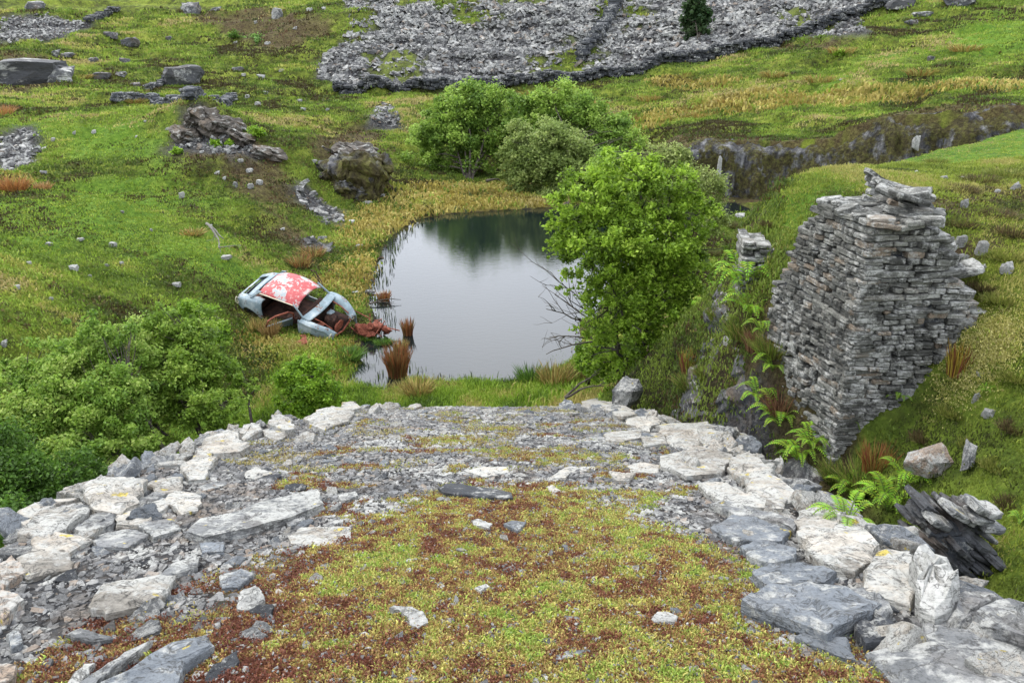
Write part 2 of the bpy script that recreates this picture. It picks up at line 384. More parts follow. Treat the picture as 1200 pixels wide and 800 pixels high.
# masks -------------------------------------------------------
TIP_PX = [(372,92),(378,70),(412,35),(405,4),(430,-60),(1060,-60),(1035,5),(1000,22),(960,30),(900,52),(850,64),(790,72),(700,86),(600,100),(520,104),(420,106)]
def far_poly(pts, Y=82): 
    o = []
    for px, py in pts:
        g_ = ground(px, max(py, -10)); 
        if py < -10: g_ = Vector((g_[0] * 1.35, g_[1] * 1.35, 0))
        o.append((g_[0], g_[1]))
    return o
TIP = far_poly(TIP_PX)
WALL_LINE = [ground(px, py) for px, py in [(395,107),(480,106),(560,102),(640,96),(700,90),(760,81),(800,73),(850,66),(900,56),(940,42),(975,27),(1010,17),(1050,3)]]
def on_ramp(px, py, lift=0.0):
    cx = (px - 600) / F; cy = (400 - py) / F
    dy = CP + cy * SP; dz = -SP + cy * CP
    t = (-1.60 + lift) / (dz + .364 * dy)
    for _ in range(12):
        y = t * dy; t = (float(ramp_z(0, y)) + lift) / dz
    return Vector((cx * t, dy * t, dz * t))
MOSS = [tuple(on_ramp(*p)[:2]) for p in [(-20,860),(40,800),(140,745),(245,705),(330,662),(420,612),(500,578),(640,570),(760,600),(845,640),(880,690),(930,745),(1040,790),(1100,860)]]
SCREE = [poly_world(p) for p in ([(0,22),(60,18),(105,28),(60,48),(0,54)],[(0,165),(30,150),(52,160),(48,188),(0,200)],[(206,175),(215,130),(232,126),(275,148),(300,180),(270,185),(230,172)],
                                 [(345,222),(362,215),(400,250),(402,262),(375,262)],[(355,280),(372,276),(395,290),(385,300),(362,292)],[(432,150),(446,122),(458,122),(468,150)],[(950,42),(1010,18),(1015,38),(975,44)])]
BARE = [poly_world(p) for p in ([(205,175),(215,125),(250,128),(310,165),(345,230),(330,262),(300,235),(250,190)],[(360,175),(375,155),(430,150),(455,200),(440,235),(400,235),(385,200)],[(700,165),(800,158),(830,180),(800,200),(740,190)],
                                [(885,55),(970,60),(985,52),(900,50)],[(1000,150),(1060,128),(1200,125),(1200,150),(1080,175)],[(330,262),(360,270),(385,300),(370,320),(345,310)],
                                [(0,60),(60,70),(75,100),(0,108)],[(225,20),(290,50),(320,60),(380,45),(385,25),(300,10)])]
DRY = [poly_world(p) for p in ([(455,215),(600,212),(640,245),(480,262),(450,285),(430,345),(385,330),(400,262)],[(770,128),(900,108),(1200,96),(1200,108),(1000,122),(840,135),(760,150)],
                               [(280,385),(330,390),(390,400),(405,440),(300,440)],[(385,300),(430,290),(430,345),(400,350),(372,330)],[(580,160),(700,175),(700,215),(590,200)],[(0,205),(25,205),(28,228),(0,228)],[(780,85),(860,95),(840,105),(760,100)])]
LUSH = [poly_world(p) for p in ([(180,420),(330,430),(400,465),(400,475),(250,520),(180,560)],[(960,110),(1200,20),(1200,60),(1000,90)],[(0,215),(150,205),(230,235),(200,270),(80,300),(0,290)],[(60,130),(190,140),(180,175),(60,170)],[(200,270),(300,290),(260,340),(150,330)])]
TONGUE = [far_poly(p) for p in ([(470,2),(480,-8),(575,-8),(565,30),(540,38),(520,22)],[(585,96),(640,84),(672,55),(700,20),(712,-8),(724,-8),(700,50),(690,82),(640,92)],[(400,30),(430,5),(440,20),(415,45)],[(735,10),(770,0),(760,25),(735,35)])]
ROUGHB = poly_world([(1075,205),(1200,198),(1230,380),(1150,350),(1105,270)])
def inside(x, y, polys, soft=.6):
    m = np.zeros_like(x)
    for p in polys:
        xs = [q[0] for q in p]; ys = [q[1] for q in p]
        w = (x > min(xs) - 3) & (x < max(xs) + 3) & (y > min(ys) - 3) & (y < max(ys) + 3)
        if w.any(): m[w] = np.maximum(m[w], sstep(soft, -soft, sdist(x[w], y[w], p) + .9 * soft * 2 * fbm(x[w] / 2.2, y[w] / 2.2, 4, 7)))
    return m
def masks(x, y):
    tip = inside(x, y, [TIP], .6)
    tv = fbm(x / 6, y / 9, 4, 13)                      # grassed-over tongues on the tip
    tip = tip * (1 - .0 * tv)
    tip = tip * (1 - .95 * inside(x, y, TONGUE, 1.6))
    sl = np.maximum(tip, inside(x, y, SCREE, .5))
    bare = inside(x, y, BARE, .7)
    dry = inside(x, y, DRY, .8); lush = inside(x, y, LUSH, 2.2) * .75
    sr = sdist(x, y, RAMP)
    onr = sstep(.45, .3, sr)
    sl = np.maximum(sl, onr)
    # moss and heath growing down the middle of the incline
    ms = onr * sstep(.22, -.22, sdist(x, y, MOSS) + .45 * fbm(x / .55, y / .55, 4, 23))
    ms = np.maximum(ms, onr * .75 * sstep(.12, .3, fbm(x / .5, y / .4, 3, 29)) * sstep(11.5, 10, y) * (np.abs(x + .2) < 1.9))
    # the quarried cut beside the incline and its faces
    sb = sdist(x, y, BANK)
    cut = (sb > 0) & (sr > 0) & (x > 2.0) & (y < 15.5) & (y > 0)
    bare = np.maximum(bare, sstep(-.25, .15, sb) * (sb < 2.5) * (x > 2) * (y < 15) * .9)
    bare = np.maximum(bare, sstep(-.50, -.15, sb + .5 * fbm(x / .5, y / .5, 3, 53)) * (sb < 2.5) * (x > 2) * (y < 12.2) * .95)
    peat = np.where(cut, sstep(.2, .8, sb + .3) * .8, 0)
    peat = np.maximum(peat, ((sr > .35) & (sr < 1.2) & (x < -2.5)) * .6)
    # raw earth patches on the right bank
    e = fbm(x / 1.0, y / 1.0, 4, 77)
    bk = (sb < -.2)
    bare = np.maximum(bare, bk * (sdist(x, y, [(4.9,8.8),(7.5,9.6),(7.5,7.2),(5.2,6.8)]) < .6) * sstep(.08, .3, e))
    lush = np.maximum(lush, bk * sstep(9.8, 10.8, y) * .85)
    lush = np.maximum(lush, bk * (y <= 10.8) * .25)
    lush = lush * (1 - .7 * sstep(0, .3, bk * (x > 4.6) * 1.0))* 1.0 if False else lush
    rough_b = bk * (sdist(x, y, ROUGHB) < .2 + .8 * fbm(x / .9, y / .9, 3, 79))
    bare = np.maximum(bare, rough_b * sstep(-.12, .22, e)); lush = lush * (1 - rough_b)
    # cliff
    d = cliff_y(x) - y
    bare = np.maximum(bare, (x > 6.5) * (d > -1.4) * (d < 1.5) * sstep(-.1, .2, fbm(x / .9, y / .9, 3, 51) + .25))
    # grass at the foot of the incline
    foot = (y > 12.3) & (y < 19.5) & (x > -4.5) & (x < 3)
    lush = np.maximum(lush, foot * .8 * (1 - onr))
    sd = sdist(x, y, POND)
    bare = np.maximum(bare, (sd < .25) * (y > 20) * .5)
    mud = (sd < 0) * 1.0
    peat = np.maximum(peat, mud)
    hill = inside(x, y, [TIP], .6)
    return sl, bare, dry, ms, peat, lush, onr, hill
H0 = Hz(GX, GY)
sl, bare, dry, ms, peat, lush, onr, tipm = masks(GX, GY)
tg = sstep(.12, .3, fbm(GX / 7 + GY / 30, GY / 14, 4, 13))
sl = np.where(tipm > .5, sl * (1 - tg * .8), sl)
H0 = H0 + .25 * tipm * fbm(GX / .8, GY / .8, 3, 101)
nr, na = A_.shape
ii = np.arange(nr - 1)[:, None] * na + np.arange(na)[None, :]
jj = np.arange(nr - 1)[:, None] * na + (np.arange(na)[None, :] + 1) % na
Q = np.stack([ii, jj, jj + na, ii + na], -1).reshape(-1, 4)
Vg = np.stack([GX, GY, H0], 1)
cidx = len(Vg); Vg = np.concatenate([Vg, [[0, 0, gz(0, 0)]]])
ex1 = lambda a: np.concatenate([a, [0.0]])
loops = np.concatenate([Q.ravel(), np.stack([np.full(na, cidx), (np.arange(na) + 1) % na, np.arange(na)], 1).ravel()])
sizes = np.concatenate([np.full(len(Q), 4), np.full(na, 3)])
me = mesh_np('ground', Vg, loops, sizes, {'mask': np.stack([ex1(sl), ex1(bare), ex1(dry)], 1), 'mask2': np.stack([ex1(ms), ex1(peat), ex1(lush)], 1)}, True)
go = link('ground', me, M['ground']); tag(go, kind='structure')
ncheck = Vector(me.polygons[len(me.polygons) // 2].normal)
if ncheck.z < 0: me.flip_normals()

# ---------------------------------------------------------------- water
s = NT('pond_water')
s.color((.006, .010, .010)); s.b.inputs['Roughness'].default_value = .035; s.b.inputs['IOR'].default_value = 1.5; s.b.inputs['Specular IOR Level'].default_value = .6
wv = s.scaled(1.0, 2.6, 1)
s.bump(s.math('ADD', s.noise(3.2, 3, .6, wv), s.math('MULTIPLY', s.noise(11, 2, .6, wv), .35)), .09, .03)
M['water'] = s.m
gx, gy = np.meshgrid(np.linspace(-8, 16, 60), np.linspace(14.5, 44, 70)); nn = 60
q = np.array([(j * nn + i, j * nn + i + 1, (j + 1) * nn + i + 1, (j + 1) * nn + i) for j in range(69) for i in range(59)])
keep = sdist(gx.ravel()[q].mean(1), gy.ravel()[q].mean(1), POND) < 1.6
wm = quads('pond_water', np.stack([gx.ravel(), gy.ravel(), np.full(gx.size, WATER)], 1), q[keep], None, True)
wo = link('water', wm, M['water']); tag(wo, kind='structure')
# ---------------------------------------------------------------- stone shapes
def ring_stone(outline, thick, rng, layers=3, jit=.03, dome=.15, z_up=None):
    """layered slate slab from an outline [(x, y)...]; top at z=0, body below. Returns verts, faces"""
    o = np.array(outline, float); c = o.mean(0); size = np.abs(o - c).max()
    # resample
    per = np.linalg.norm(np.roll(o, -1, 0) - o, axis=1).sum(); step = per / max(14, min(34, int(per / (size * .22))))
    P = []
    for i in range(len(o)):
        a, b = o[i], o[(i + 1) % len(o)]; n = max(1, int(round(np.linalg.norm(b - a) / step)))
        for k in range(n):
            p = a + (b - a) * k / n; j = jit * size * (.35 if k == 0 else 1)
            P.append(p + rng.normal(0, j, 2))
    P = np.array(P); n = len(P); rings = []
    def ring(sc_, z, zj, hj=0.0):
        q = c + (P - c) * sc_[:, None]
        rings.append(np.concatenate([q, (z + rng.normal(0, zj, n))[:, None]], 1))
    lay = np.linspace(0, 1, layers + 1)
    zt = thick * .03
    ring(np.full(n, .30), -zt * rng.uniform(-.5, .5), thick * .05)
    ring(np.full(n, .66), 0, thick * .06)
    ring(np.full(n, .90) + rng.normal(0, .012, n), 0, thick * .05)
    ring(np.full(n, .975), -thick * .07, thick * .03)
    for k in range(layers):
        s0 = 1 + rng.normal(0, .018) + rng.normal(0, .012, n)
        ring(s0, -thick * (.12 + .86 * lay[k] * .9), thick * .015)
        ring(s0 + rng.normal(0, .008, n), -thick * (.12 + .86 * (lay[k + 1]) - .02), thick * .015)
    ring(np.full(n, .8), -thick, 0)
    V_ = np.concatenate(rings + [np.array([[c[0], c[1], thick * .02]]), np.array([[c[0], c[1], -thick]])]); Fc = []
    m = len(rings)
    ar = ((np.roll(P, -1, 0) * P[:, ::-1] * [1, -1]).sum(1)).sum()
    ccw = (P[:, 0] * np.roll(P[:, 1], -1) - P[:, 1] * np.roll(P[:, 0], -1)).sum() > 0
    for r in range(m - 1):
        for i in range(n):
            j = (i + 1) % n; f = [r * n + i, (r + 1) * n + i, (r + 1) * n + j, r * n + j]
            Fc.append(f if ccw else f[::-1])
    for i in range(n):
        j = (i + 1) % n; f = [m * n, i, j]; g_ = [m * n + 1, (m - 1) * n + j, (m - 1) * n + i]
        Fc.append(f if ccw else f[::-1]); Fc.append(g_ if ccw else g_[::-1])
    return V_, Fc
def rand_outline(rng, asp=.6, n=None, irregular=.28):
    n = n or rng.integers(5, 9)
    a = np.sort((np.arange(n) + rng.uniform(-.32, .32, n)) / n * 2 * np.pi)
    r = 1 + rng.uniform(-irregular, irregular, n)
    return np.stack([np.cos(a) * r, np.sin(a) * r * asp], 1) * .5
def to_mesh(name, V_, F_, smooth=False):
    return mesh_np(name, V_, np.concatenate([np.array(f) for f in F_]), np.array([len(f) for f in F_]), None, smooth)
def rough_rock(rng, n=26, sq=(1, .8, .6), sub=2, disp=.06):
    """blocky boulder: hull of random points, subdivided and fractured"""
    bm = bmesh.new()
    p = rng.normal(0, 1, (n, 3)); p = np.sign(p) * np.abs(p) ** .5; p /= np.abs(p).max(0)
    for q in p: bm.verts.new(q * .5 * np.array(sq))
    bmesh.ops.convex_hull(bm, input=bm.verts)
    for v in [v for v in bm.verts if not v.link_faces]: bm.verts.remove(v)
    bmesh.ops.triangulate(bm, faces=bm.faces)
    bmesh.ops.subdivide_edges(bm, edges=bm.edges, cuts=sub, use_grid_fill=True)
    bmesh.ops.triangulate(bm, faces=bm.faces)
    o = rng.uniform(0, 50, 3)
    bm.normal_update()
    cs = np.array([v.co for v in bm.verts]); ns = np.array([v.normal for v in bm.verts])
    d = disp * (fbm(cs[:, 0] * 4 + o[0] + cs[:, 2] * 2.3, cs[:, 1] * 4 + o[1] - cs[:, 2] * 3.1, 3, 5)) * 1.6
    lay = disp * .5 * np.sign(np.sin((cs[:, 2] + .3 * cs[:, 0]) * 26 + o[2])) * .5
    for v, dd, nn_, l_ in zip(bm.verts, d, ns, lay):
        v.co += Vector(nn_) * dd; v.co.x += l_ * nn_[0]; v.co.y += l_ * nn_[1]
    bm.verts.index_update()
    V_ = np.array([v.co for v in bm.verts]); F_ = [[v.index for v in f.verts] for f in bm.faces]
    bm.free(); return V_, F_

rng = np.random.default_rng(7)
# ---------------------------------------------------------------- the named slabs of the incline, each outlined where it lies
def ramp_slab(pts, thick, mat, label, lift=None, layers=3, name='slate_slab', group='loose slates on the old incline', tilt=0, jit=.022, block=False):
    if block and thick < .3: thick *= .72
    lift = thick * .55 if lift is None else lift
    P = [on_ramp(px, py, lift) for px, py in pts]
    c = sum(P, Vector()) / len(P)
    # frame of the ramp surface
    sl_ = math.atan(.364 + .024 * max(0, c.y - 9)); 
    ex = Vector((1, 0, 0)); ey = Vector((0, math.cos(sl_), -math.sin(sl_))); ez = ex.cross(ey)
    o2 = [((p - c).dot(ex), (p - c).dot(ey)) for p in P]
    V_, F_ = ring_stone(o2, thick, rng, layers, jit)
    if block:                                  # uneven, humped top instead of a flat cleaved one
        sz = np.abs(V_[:, :2]).max(); ok = V_[:, 2] > -thick * .5
        pl = np.full(ok.sum(), 9.0)
        for _ in range(6):
            a_ = rng.uniform(0, 6.28); k_ = rng.uniform(.1, .55)
            pl = np.minimum(pl, thick * rng.uniform(.12, .3) - (V_[ok, 0] * math.cos(a_) + V_[ok, 1] * math.sin(a_)) / sz * thick * k_)
        V_[ok, 2] += pl + rng.normal(0, .02, ok.sum()) * thick
    ob = link(name, to_mesh(name, V_, F_), M[mat])
    R = Matrix((ex, ey, ez)).transposed()
    if tilt: R = R @ Matrix.Rotation(tilt, 3, 'X')
    ob.matrix_world = Matrix.Translation(c) @ R.to_4x4()
    tag(ob, label, 'slate slab' if not block else 'stone block', group)
    return ob
HERO = [
 ([(97,570),(113,553),(147,555),(175,563),(163,583),(143,593),(110,591)], .26, 'slate_pale', 'big pale block standing highest on the left edge of the incline', 1),
 ([(20,623),(50,596),(97,581),(100,600),(77,616),(53,624)], .20, 'slate_pale', 'rounded pale edge stone left of the biggest block on the left edge', 1),
 ([(137,596),(193,583),(207,586),(180,603),(173,613),(137,613)], .07, 'slate_pale', 'flat pale slab just below the biggest left edge block', 0),
 ([(87,618),(110,600),(137,596),(133,613),(100,623)], .09, 'slate', 'grey slab leaning below the biggest left edge block', 0),
 ([(193,585),(203,575),(237,581),(233,595),(213,600)], .10, 'slate_pale', 'angular pale stone at the upper left end of the long diagonal slab', 1),
 ([(37,630),(53,620),(107,630),(80,645),(37,642)], .10, 'slate_pale', 'wide low stone on the left edge with chippings on its top', 0),
 ([(20,653),(43,645),(83,648),(83,663),(33,674),(18,668)], .09, 'slate_pale', 'whitish weathered slab close to the left margin of the photo', 1),
 ([(217,620),(233,606),(280,598),(300,588),(373,571),(381,588),(360,597),(290,618),(240,628)], .12, 'slate', 'long diagonal grey slab lying on the left half of the incline', 0),
 ([(327,606),(357,600),(358,608),(340,616)], .05, 'slate', 'small slab tucked under the right end of the long diagonal slab', 0),
 ([(337,628),(353,618),(410,615),(413,630),(390,638),(340,637)], .06, 'slate_pale', 'low brownish flat stone at the top left corner of the moss', 1),
 ([(104,706),(123,680),(160,675),(205,671),(200,686),(190,700),(157,707),(125,714)], .13, 'slate_pale', 'tilted layered block with a rust brown side at the lower left', 0),
 ([(257,673),(283,666),(298,670),(293,676),(280,686),(260,687)], .07, 'slate_blue', 'smooth blue grey slab left of the moss edge above a jagged white stone', 0),
 ([(277,710),(280,693),(300,685),(312,702),(298,711)], .09, 'white_stone', 'jagged white stone at the left moss edge', 1),
 ([(95,815),(200,750),(243,743),(250,754),(217,775),(205,812)], .10, 'slate_blue', 'large smooth blue grey slab cut by the bottom edge of the photo', 0),
 ([(84,805),(147,763),(180,748),(133,783),(108,805)], .07, 'slate', 'thin slate strip lying beside the large bottom left slab', 0),
 ([(76,803),(100,773),(112,773),(100,792),(88,806)], .06, 'white_stone', 'small pale pointed stone left of the thin strip at the bottom', 1),
 ([(-12,770),(20,776),(18,793),(-10,806)], .09, 'brown_stone', 'brownish round stone in the bottom left corner', 1),
 ([(77,742),(93,735),(133,746),(110,750)], .04, 'slate', 'half buried flat slate in the dark heath at the lower left', 0),
 ([(8,742),(20,733),(27,750),(14,758)], .05, 'slate_blue', 'small blue slate near the left margin above the bottom corner', 0),
 ([(187,672),(200,660),(230,650),(231,661),(200,673)], .09, 'slate', 'dark grey wedge of slate above the tilted layered block', 0),
 ([(233,635),(263,634),(262,645),(237,647)], .04, 'slate_blue', 'small blue grey slate under the long diagonal slab', 0),
 ([(287,552),(300,546),(320,553),(300,561),(287,559)], .05, 'slate_pale', 'pale flake left of centre among the chippings above the long slab', 0),
 ([(233,569),(267,560),(264,567),(240,574)], .05, 'slate', 'narrow grey slate above the left end of the long slab', 0),
 ([(235,524),(250,510),(268,501),(280,510),(292,522),(282,528),(250,529)], .24, 'slate_pale', 'low square pale block on the left edge beyond the big one', 1),
 ([(280,506),(295,491),(305,494),(306,504),(287,513)], .22, 'slate_pale', 'upright pale block with a yellow lichen cap on the far left edge', 1),
 ([(315,497),(325,486),(340,489),(347,503),(335,506)], .22, 'slate_pale', 'pointed pale block third from the end of the left edge', 1),
 ([(308,506),(315,500),(335,502),(337,509),(320,517)], .12, 'slate_pale', 'low stone in front of the pointed block on the far left edge', 1),
 ([(361,494),(370,480),(395,477),(414,482),(407,491),(380,499)], .22, 'slate_pale', 'long pale block near the far end of the left edge', 1),
 ([(401,475),(411,467),(420,474),(415,480)], .18, 'slate_pale', 'last little block at the far left corner of the incline', 1),
 ([(212,549),(232,529),(245,529),(253,538),(240,556),(222,558)], .17, 'slate_pale', 'slanting pale slab between the two big groups of the left edge', 1),
 ([(170,565),(190,556),(215,560),(212,572),(185,575)], .13, 'slate_pale', 'low pale stone right of the biggest left edge block', 1),
 ([(150,590),(185,574),(195,578),(165,594)], .08, 'slate', 'thin grey slab wedged right of the biggest left edge block', 0),
 ([(396,579),(417,575),(420,580),(400,587)], .05, 'slate', 'narrow brown grey slate left of the dark double slab', 0),
 ([(513,570),(527,565),(567,570),(600,576),(601,582),(567,581),(520,576)], .06, 'slate_dark', 'dark double layered slab at the top of the moss patch', 0),
 ([(543,551),(560,547),(597,546),(597,553),(570,559)], .04, 'slate_pale', 'flat cream slab above the dark double slab', 0),
 ([(643,560),(653,553),(663,546),(700,546),(697,551),(670,553),(663,559)], .03, 'slate_pale', 'wide flush cream slab right of centre on the incline', 0),
 ([(713,551),(727,553),(745,553),(737,561),(722,562)], .08, 'slate_pale', 'small raised layered stone near the right edge of the moss top', 0),
 ([(553,609),(560,607),(577,613),(572,617),(555,614)], .04, 'white_stone', 'small white stone in the upper middle of the moss', 0),
 ([(590,613),(600,609),(617,611),(607,622)], .04, 'slate_blue', 'small blue slate beside the white stone in the upper moss', 0),
 ([(455,711),(460,708),(483,710),(497,716),(502,728),(490,734),(480,731),(479,722),(467,715)], .035, 'white_stone', 'curved white stone lying in the moss left of centre', 0),
 ([(763,724),(770,716),(783,716),(795,721),(793,727),(767,727)], .035, 'white_stone', 'oval white stone in the moss right of centre', 0),
 ([(650,767),(667,761),(687,760),(683,766),(653,771)], .03, 'slate_blue', 'thin blue slate in the moss near the bottom of the photo', 0),
 ([(690,645),(700,640),(711,645),(700,648)], .03, 'white_stone', 'small cream stone in the right half of the moss', 0),
 ([(556,688),(570,683),(574,686),(563,692)], .03, 'white_stone', 'small pale stone in the very middle of the moss', 0),
 ([(706,654),(715,652),(727,655),(725,659),(710,657)], .03, 'slate', 'thin grey strip of slate below the small cream stone', 0),
 ([(640,570),(647,567),(657,574),(647,578)], .05, 'slate_pale', 'small square pale stone right of the dark double slab', 0),
 ([(722,583),(730,581),(750,591),(743,596)], .04, 'slate_blue', 'blue grey slate pointing to the right edge at the moss corner', 0),
 ([(866,701),(900,682),(945,680),(973,683),(997,690),(1035,706),(970,736),(947,728)], .17, 'slate_blue', 'largest flat slab with a thick brown grey front on the right edge', 0),
 ([(880,667),(900,658),(943,658),(982,668),(967,681),(900,684)], .12, 'slate_blue', 'pale blue slab lying behind the largest right edge slab', 0),
 ([(868,637),(893,630),(933,640),(931,651),(903,657),(880,650)], .10, 'slate_blue', 'small five sided blue slab beside the moss on the right', 0),
 ([(833,616),(863,600),(883,600),(927,620),(917,632),(860,631)], .10, 'slate_blue', 'wide smooth blue slab above the small five sided one', 0),
 ([(832,588),(843,585),(880,593),(935,608),(930,618),(883,603),(863,601)], .13, 'slate', 'long grey ledge stone behind the wide smooth blue slab', 0),
 ([(817,567),(827,562),(850,565),(877,578),(923,583),(918,594),(870,590),(840,584)], .13, 'slate_pale', 'curving layered ledge of slate on the right edge', 0),
 ([(853,545),(867,533),(887,540),(917,563),(947,580),(920,584),(875,576)], .20, 'slate_pale', 'whitish crest stone above the curving layered ledge', 1),
 ([(935,597),(967,583),(997,605),(975,621),(935,617)], .18, 'slate_pale', 'white lichen covered block at the notch of the right edge', 1),
 ([(932,621),(973,610),(1000,613),(1033,636),(1013,655),(950,643)], .18, 'slate_pale', 'broad white lichen block midway down the right edge', 1),
 ([(947,644),(980,645),(1013,660),(1002,668),(965,660)], .12, 'slate_pale', 'stone with a mossy rim behind the largest flat slab', 1),
 ([(1013,670),(1033,643),(1067,640),(1077,660),(1067,700),(1020,692)], .20, 'slate_pale', 'white block with a yellow lichen spot left of the upright one', 1),
 ([(1070,655),(1083,646),(1112,657),(1126,683),(1097,700),(1077,692)], .34, 'white_stone', 'upright bright white block on the right edge', 1),
 ([(930,744),(943,738),(993,746),(1003,772),(977,765)], .06, 'slate_blue', 'flat blue slab poking out under the largest right edge slab', 0),
 ([(1013,755),(1083,746),(1100,733),(1143,736),(1173,750),(1225,766),(1230,830),(1067,815),(1033,775)], .18, 'slate', 'great grey rock filling the bottom right corner', 1),
 ([(1113,692),(1153,683),(1170,696),(1133,721),(1083,735),(1077,706)], .20, 'slate', 'grey lichened rock right of the upright white block', 1),
 ([(1137,722),(1167,700),(1230,690),(1235,765),(1147,735)], .26, 'slate', 'high grey rock with yellow lichen at the right margin', 1),
 ([(990,688),(1027,684),(1047,713),(1033,724)], .12, 'slate', 'narrow grey stone wedged behind the corner of the largest slab', 0),
 ([(680,468),(700,464),(715,470),(745,478),(752,486),(735,492),(717,490)], .16, 'slate_pale', 'pale slab at the far right corner of the incline', 1),
 ([(745,485),(765,484),(774,493),(760,502),(735,495)], .15, 'slate_pale', 'second pale slab from the far right corner', 1),
 ([(770,497),(800,495),(830,492),(839,502),(857,499),(859,515),(822,523),(790,518),(782,508)], .20, 'slate_pale', 'large white slab sticking out over the cut at the far right', 1),
 ([(840,523),(870,516),(871,525),(842,531)], .07, 'slate_pale', 'small slab with yellow lichen overhanging the cut', 0),
 ([(707,506),(750,502),(755,511),(730,516),(712,515)], .10, 'slate_pale', 'flat pale slab inside the far right corner', 0),
 ([(752,508),(777,505),(781,518),(755,522)], .10, 'slate_pale', 'pale cracked slab beside the large overhanging one', 0),
 ([(772,533),(825,522),(860,531),(845,553),(805,556),(775,544)], .14, 'slate_pale', 'broad whitish slab below the large overhanging one', 0),
 ([(855,538),(880,522),(899,548),(867,563)], .20, 'slate_pale', 'speckled white block right of the broad whitish slab', 1),
 ([(735,545),(750,540),(775,545),(770,553),(740,553)], .05, 'slate_pale', 'thin pale slab left of the broad whitish slab', 0),
 ([(680,515),(700,508),(730,518),(715,524),(690,522)], .04, 'slate', 'thin grey slab near the far right with chippings round it', 0),
 ([(1000,730),(1030,722),(1070,735),(1055,748),(1015,752)], .12, 'slate_dark', 'dark broken slate between the largest slab and the corner rock', 0),
 ([(20,600),(60,582),(95,578),(60,596),(30,614)], .14, 'slate_pale', 'thin outer edge stone at the left margin of the incline', 1),
 ([(-15,668),(15,650),(30,668),(5,690)], .12, 'brown_stone', 'reddish edge stone at the left margin of the photo', 1),
 ([(-20,700),(10,690),(27,702),(5,722)], .12, 'brown_stone', 'second reddish stone below it at the left margin', 1),
 ([(105,628),(150,618),(175,625),(150,640),(115,640)], .06, 'slate', 'low grey slab among chippings below the left edge', 0),
 ([(160,612),(200,606),(212,618),(180,628)], .06, 'slate', 'grey slab touching the lower end of the long diagonal slab', 0),
]
for pts, th, mt, lab, blk in HERO:
    ramp_slab(pts, th, mt, lab, block=bool(blk), layers=3 if th > .05 else 2, jit=.03 if blk else .018)

# smaller loose stones: copies of a dozen shapes
shapes = []
for k in range(12):
    V_, F_ = ring_stone(rand_outline(rng, rng.uniform(.45, .85)), .16 + .10 * (k % 3), rng, 2, .05)
    shapes.append((V_, F_))
smesh = {}
def small_stone(k, mat):
    if (k, mat) not in smesh:
        me_ = to_mesh('slate_stone', *shapes[k]); me_.materials.append(M[mat]); smesh[(k, mat)] = me_
    return smesh[(k, mat)]
def put_stone(p, size, mat, label, group, tilt=.18, zs=1.0, cat='slate', name='slate_stone'):
    o = bpy.data.objects.new(name, small_stone(int(rng.integers(12)), mat)); COL.objects.link(o)
    o.location = p; o.scale = (size, size * rng.uniform(.8, 1.2), size * zs)
    o.rotation_euler = (rng.normal(-.3, tilt), rng.normal(0, tilt), rng.uniform(0, 6.28))
    tag(o, label, cat, group); return o
placed = []
def edge_x(y, side):
    ys = np.array([-8, 3.8, 4.8, 6, 8.4, 10.2, 11.6, 12.6]); xs = np.array([-3.3, -3.3, -3.55, -3.7, -3.72, -3.3, -2.75, -2.0])
    if side > 0: ys = np.array([-8, 3.6, 5.2, 6.6, 8.2, 9.0, 10.2, 11.1, 12.1, 12.7]); xs = np.array([2.7, 2.66, 2.58, 2.62, 2.78, 2.72, 2.15, 1.75, 1.45, .9])
    return np.interp(y, ys, xs)
n_ = 0
while n_ < 78:       # edges, left
    y = 2.6 + 9.8 * rng.random() ** 1.1; x = edge_x(y, -1) + abs(rng.normal(.12, .35))
    put_stone((x, y, float(ramp_z(x, y)) + rng.uniform(.0, .08)), rng.uniform(.16, .42), rng.choice(['slate_pale', 'slate', 'slate_pale', 'slate_blue']),
              'small grey or pale stone heaped along the left edge of the incline', 'small stones along the left edge'); n_ += 1
n_ = 0
while n_ < 100:
    y = 2.4 + 9.6 * rng.random() ** 1.1; x = edge_x(y, 1) - abs(rng.normal(.1, .40))
    put_stone((x, y, float(ramp_z(x, y)) + rng.uniform(.0, .09)), rng.uniform(.16, .42), rng.choice(['slate_pale', 'slate_pale', 'slate_pale', 'slate', 'slate_blue']),
              'small whitish stone packed along the right edge of the incline', 'small stones along the right edge'); n_ += 1
for n_ in range(70):
    y = rng.uniform(7.0, 12.3); x = rng.uniform(edge_x(y, -1) + .4, edge_x(y, 1) - .3)
    put_stone((x, y, float(ramp_z(x, y)) + .03), rng.uniform(.08, .22), rng.choice(['slate_pale', 'slate', 'slate', 'slate_blue']),
              'loose flat slate lying out on the far half of the incline', 'loose slates on the far half', .1, .5)
for n_ in range(46):
    y = rng.uniform(2.4, 7.5); x = rng.uniform(-3.0, -.9 - .25 * (y - 2.4) * .3)
    put_stone((x, y, float(ramp_z(x, y)) + .02), rng.uniform(.08, .2), rng.choice(['slate', 'slate_blue', 'slate_dark', 'slate_pale']),
              'loose flat slate on the near left side beside the heath', 'loose slates on the near left side', .1, .5)
for n_ in range(44):
    y = rng.uniform(2.4, 7.0); x = rng.uniform(-1.2, 1.6)
    put_stone((x, y, float(ramp_z(x, y)) + .012), rng.uniform(.03, .085), rng.choice(['white_stone', 'slate_pale', 'slate_blue']),
              'tiny pale stone scattered in the moss and heath', 'tiny stones in the moss', .1, .5)

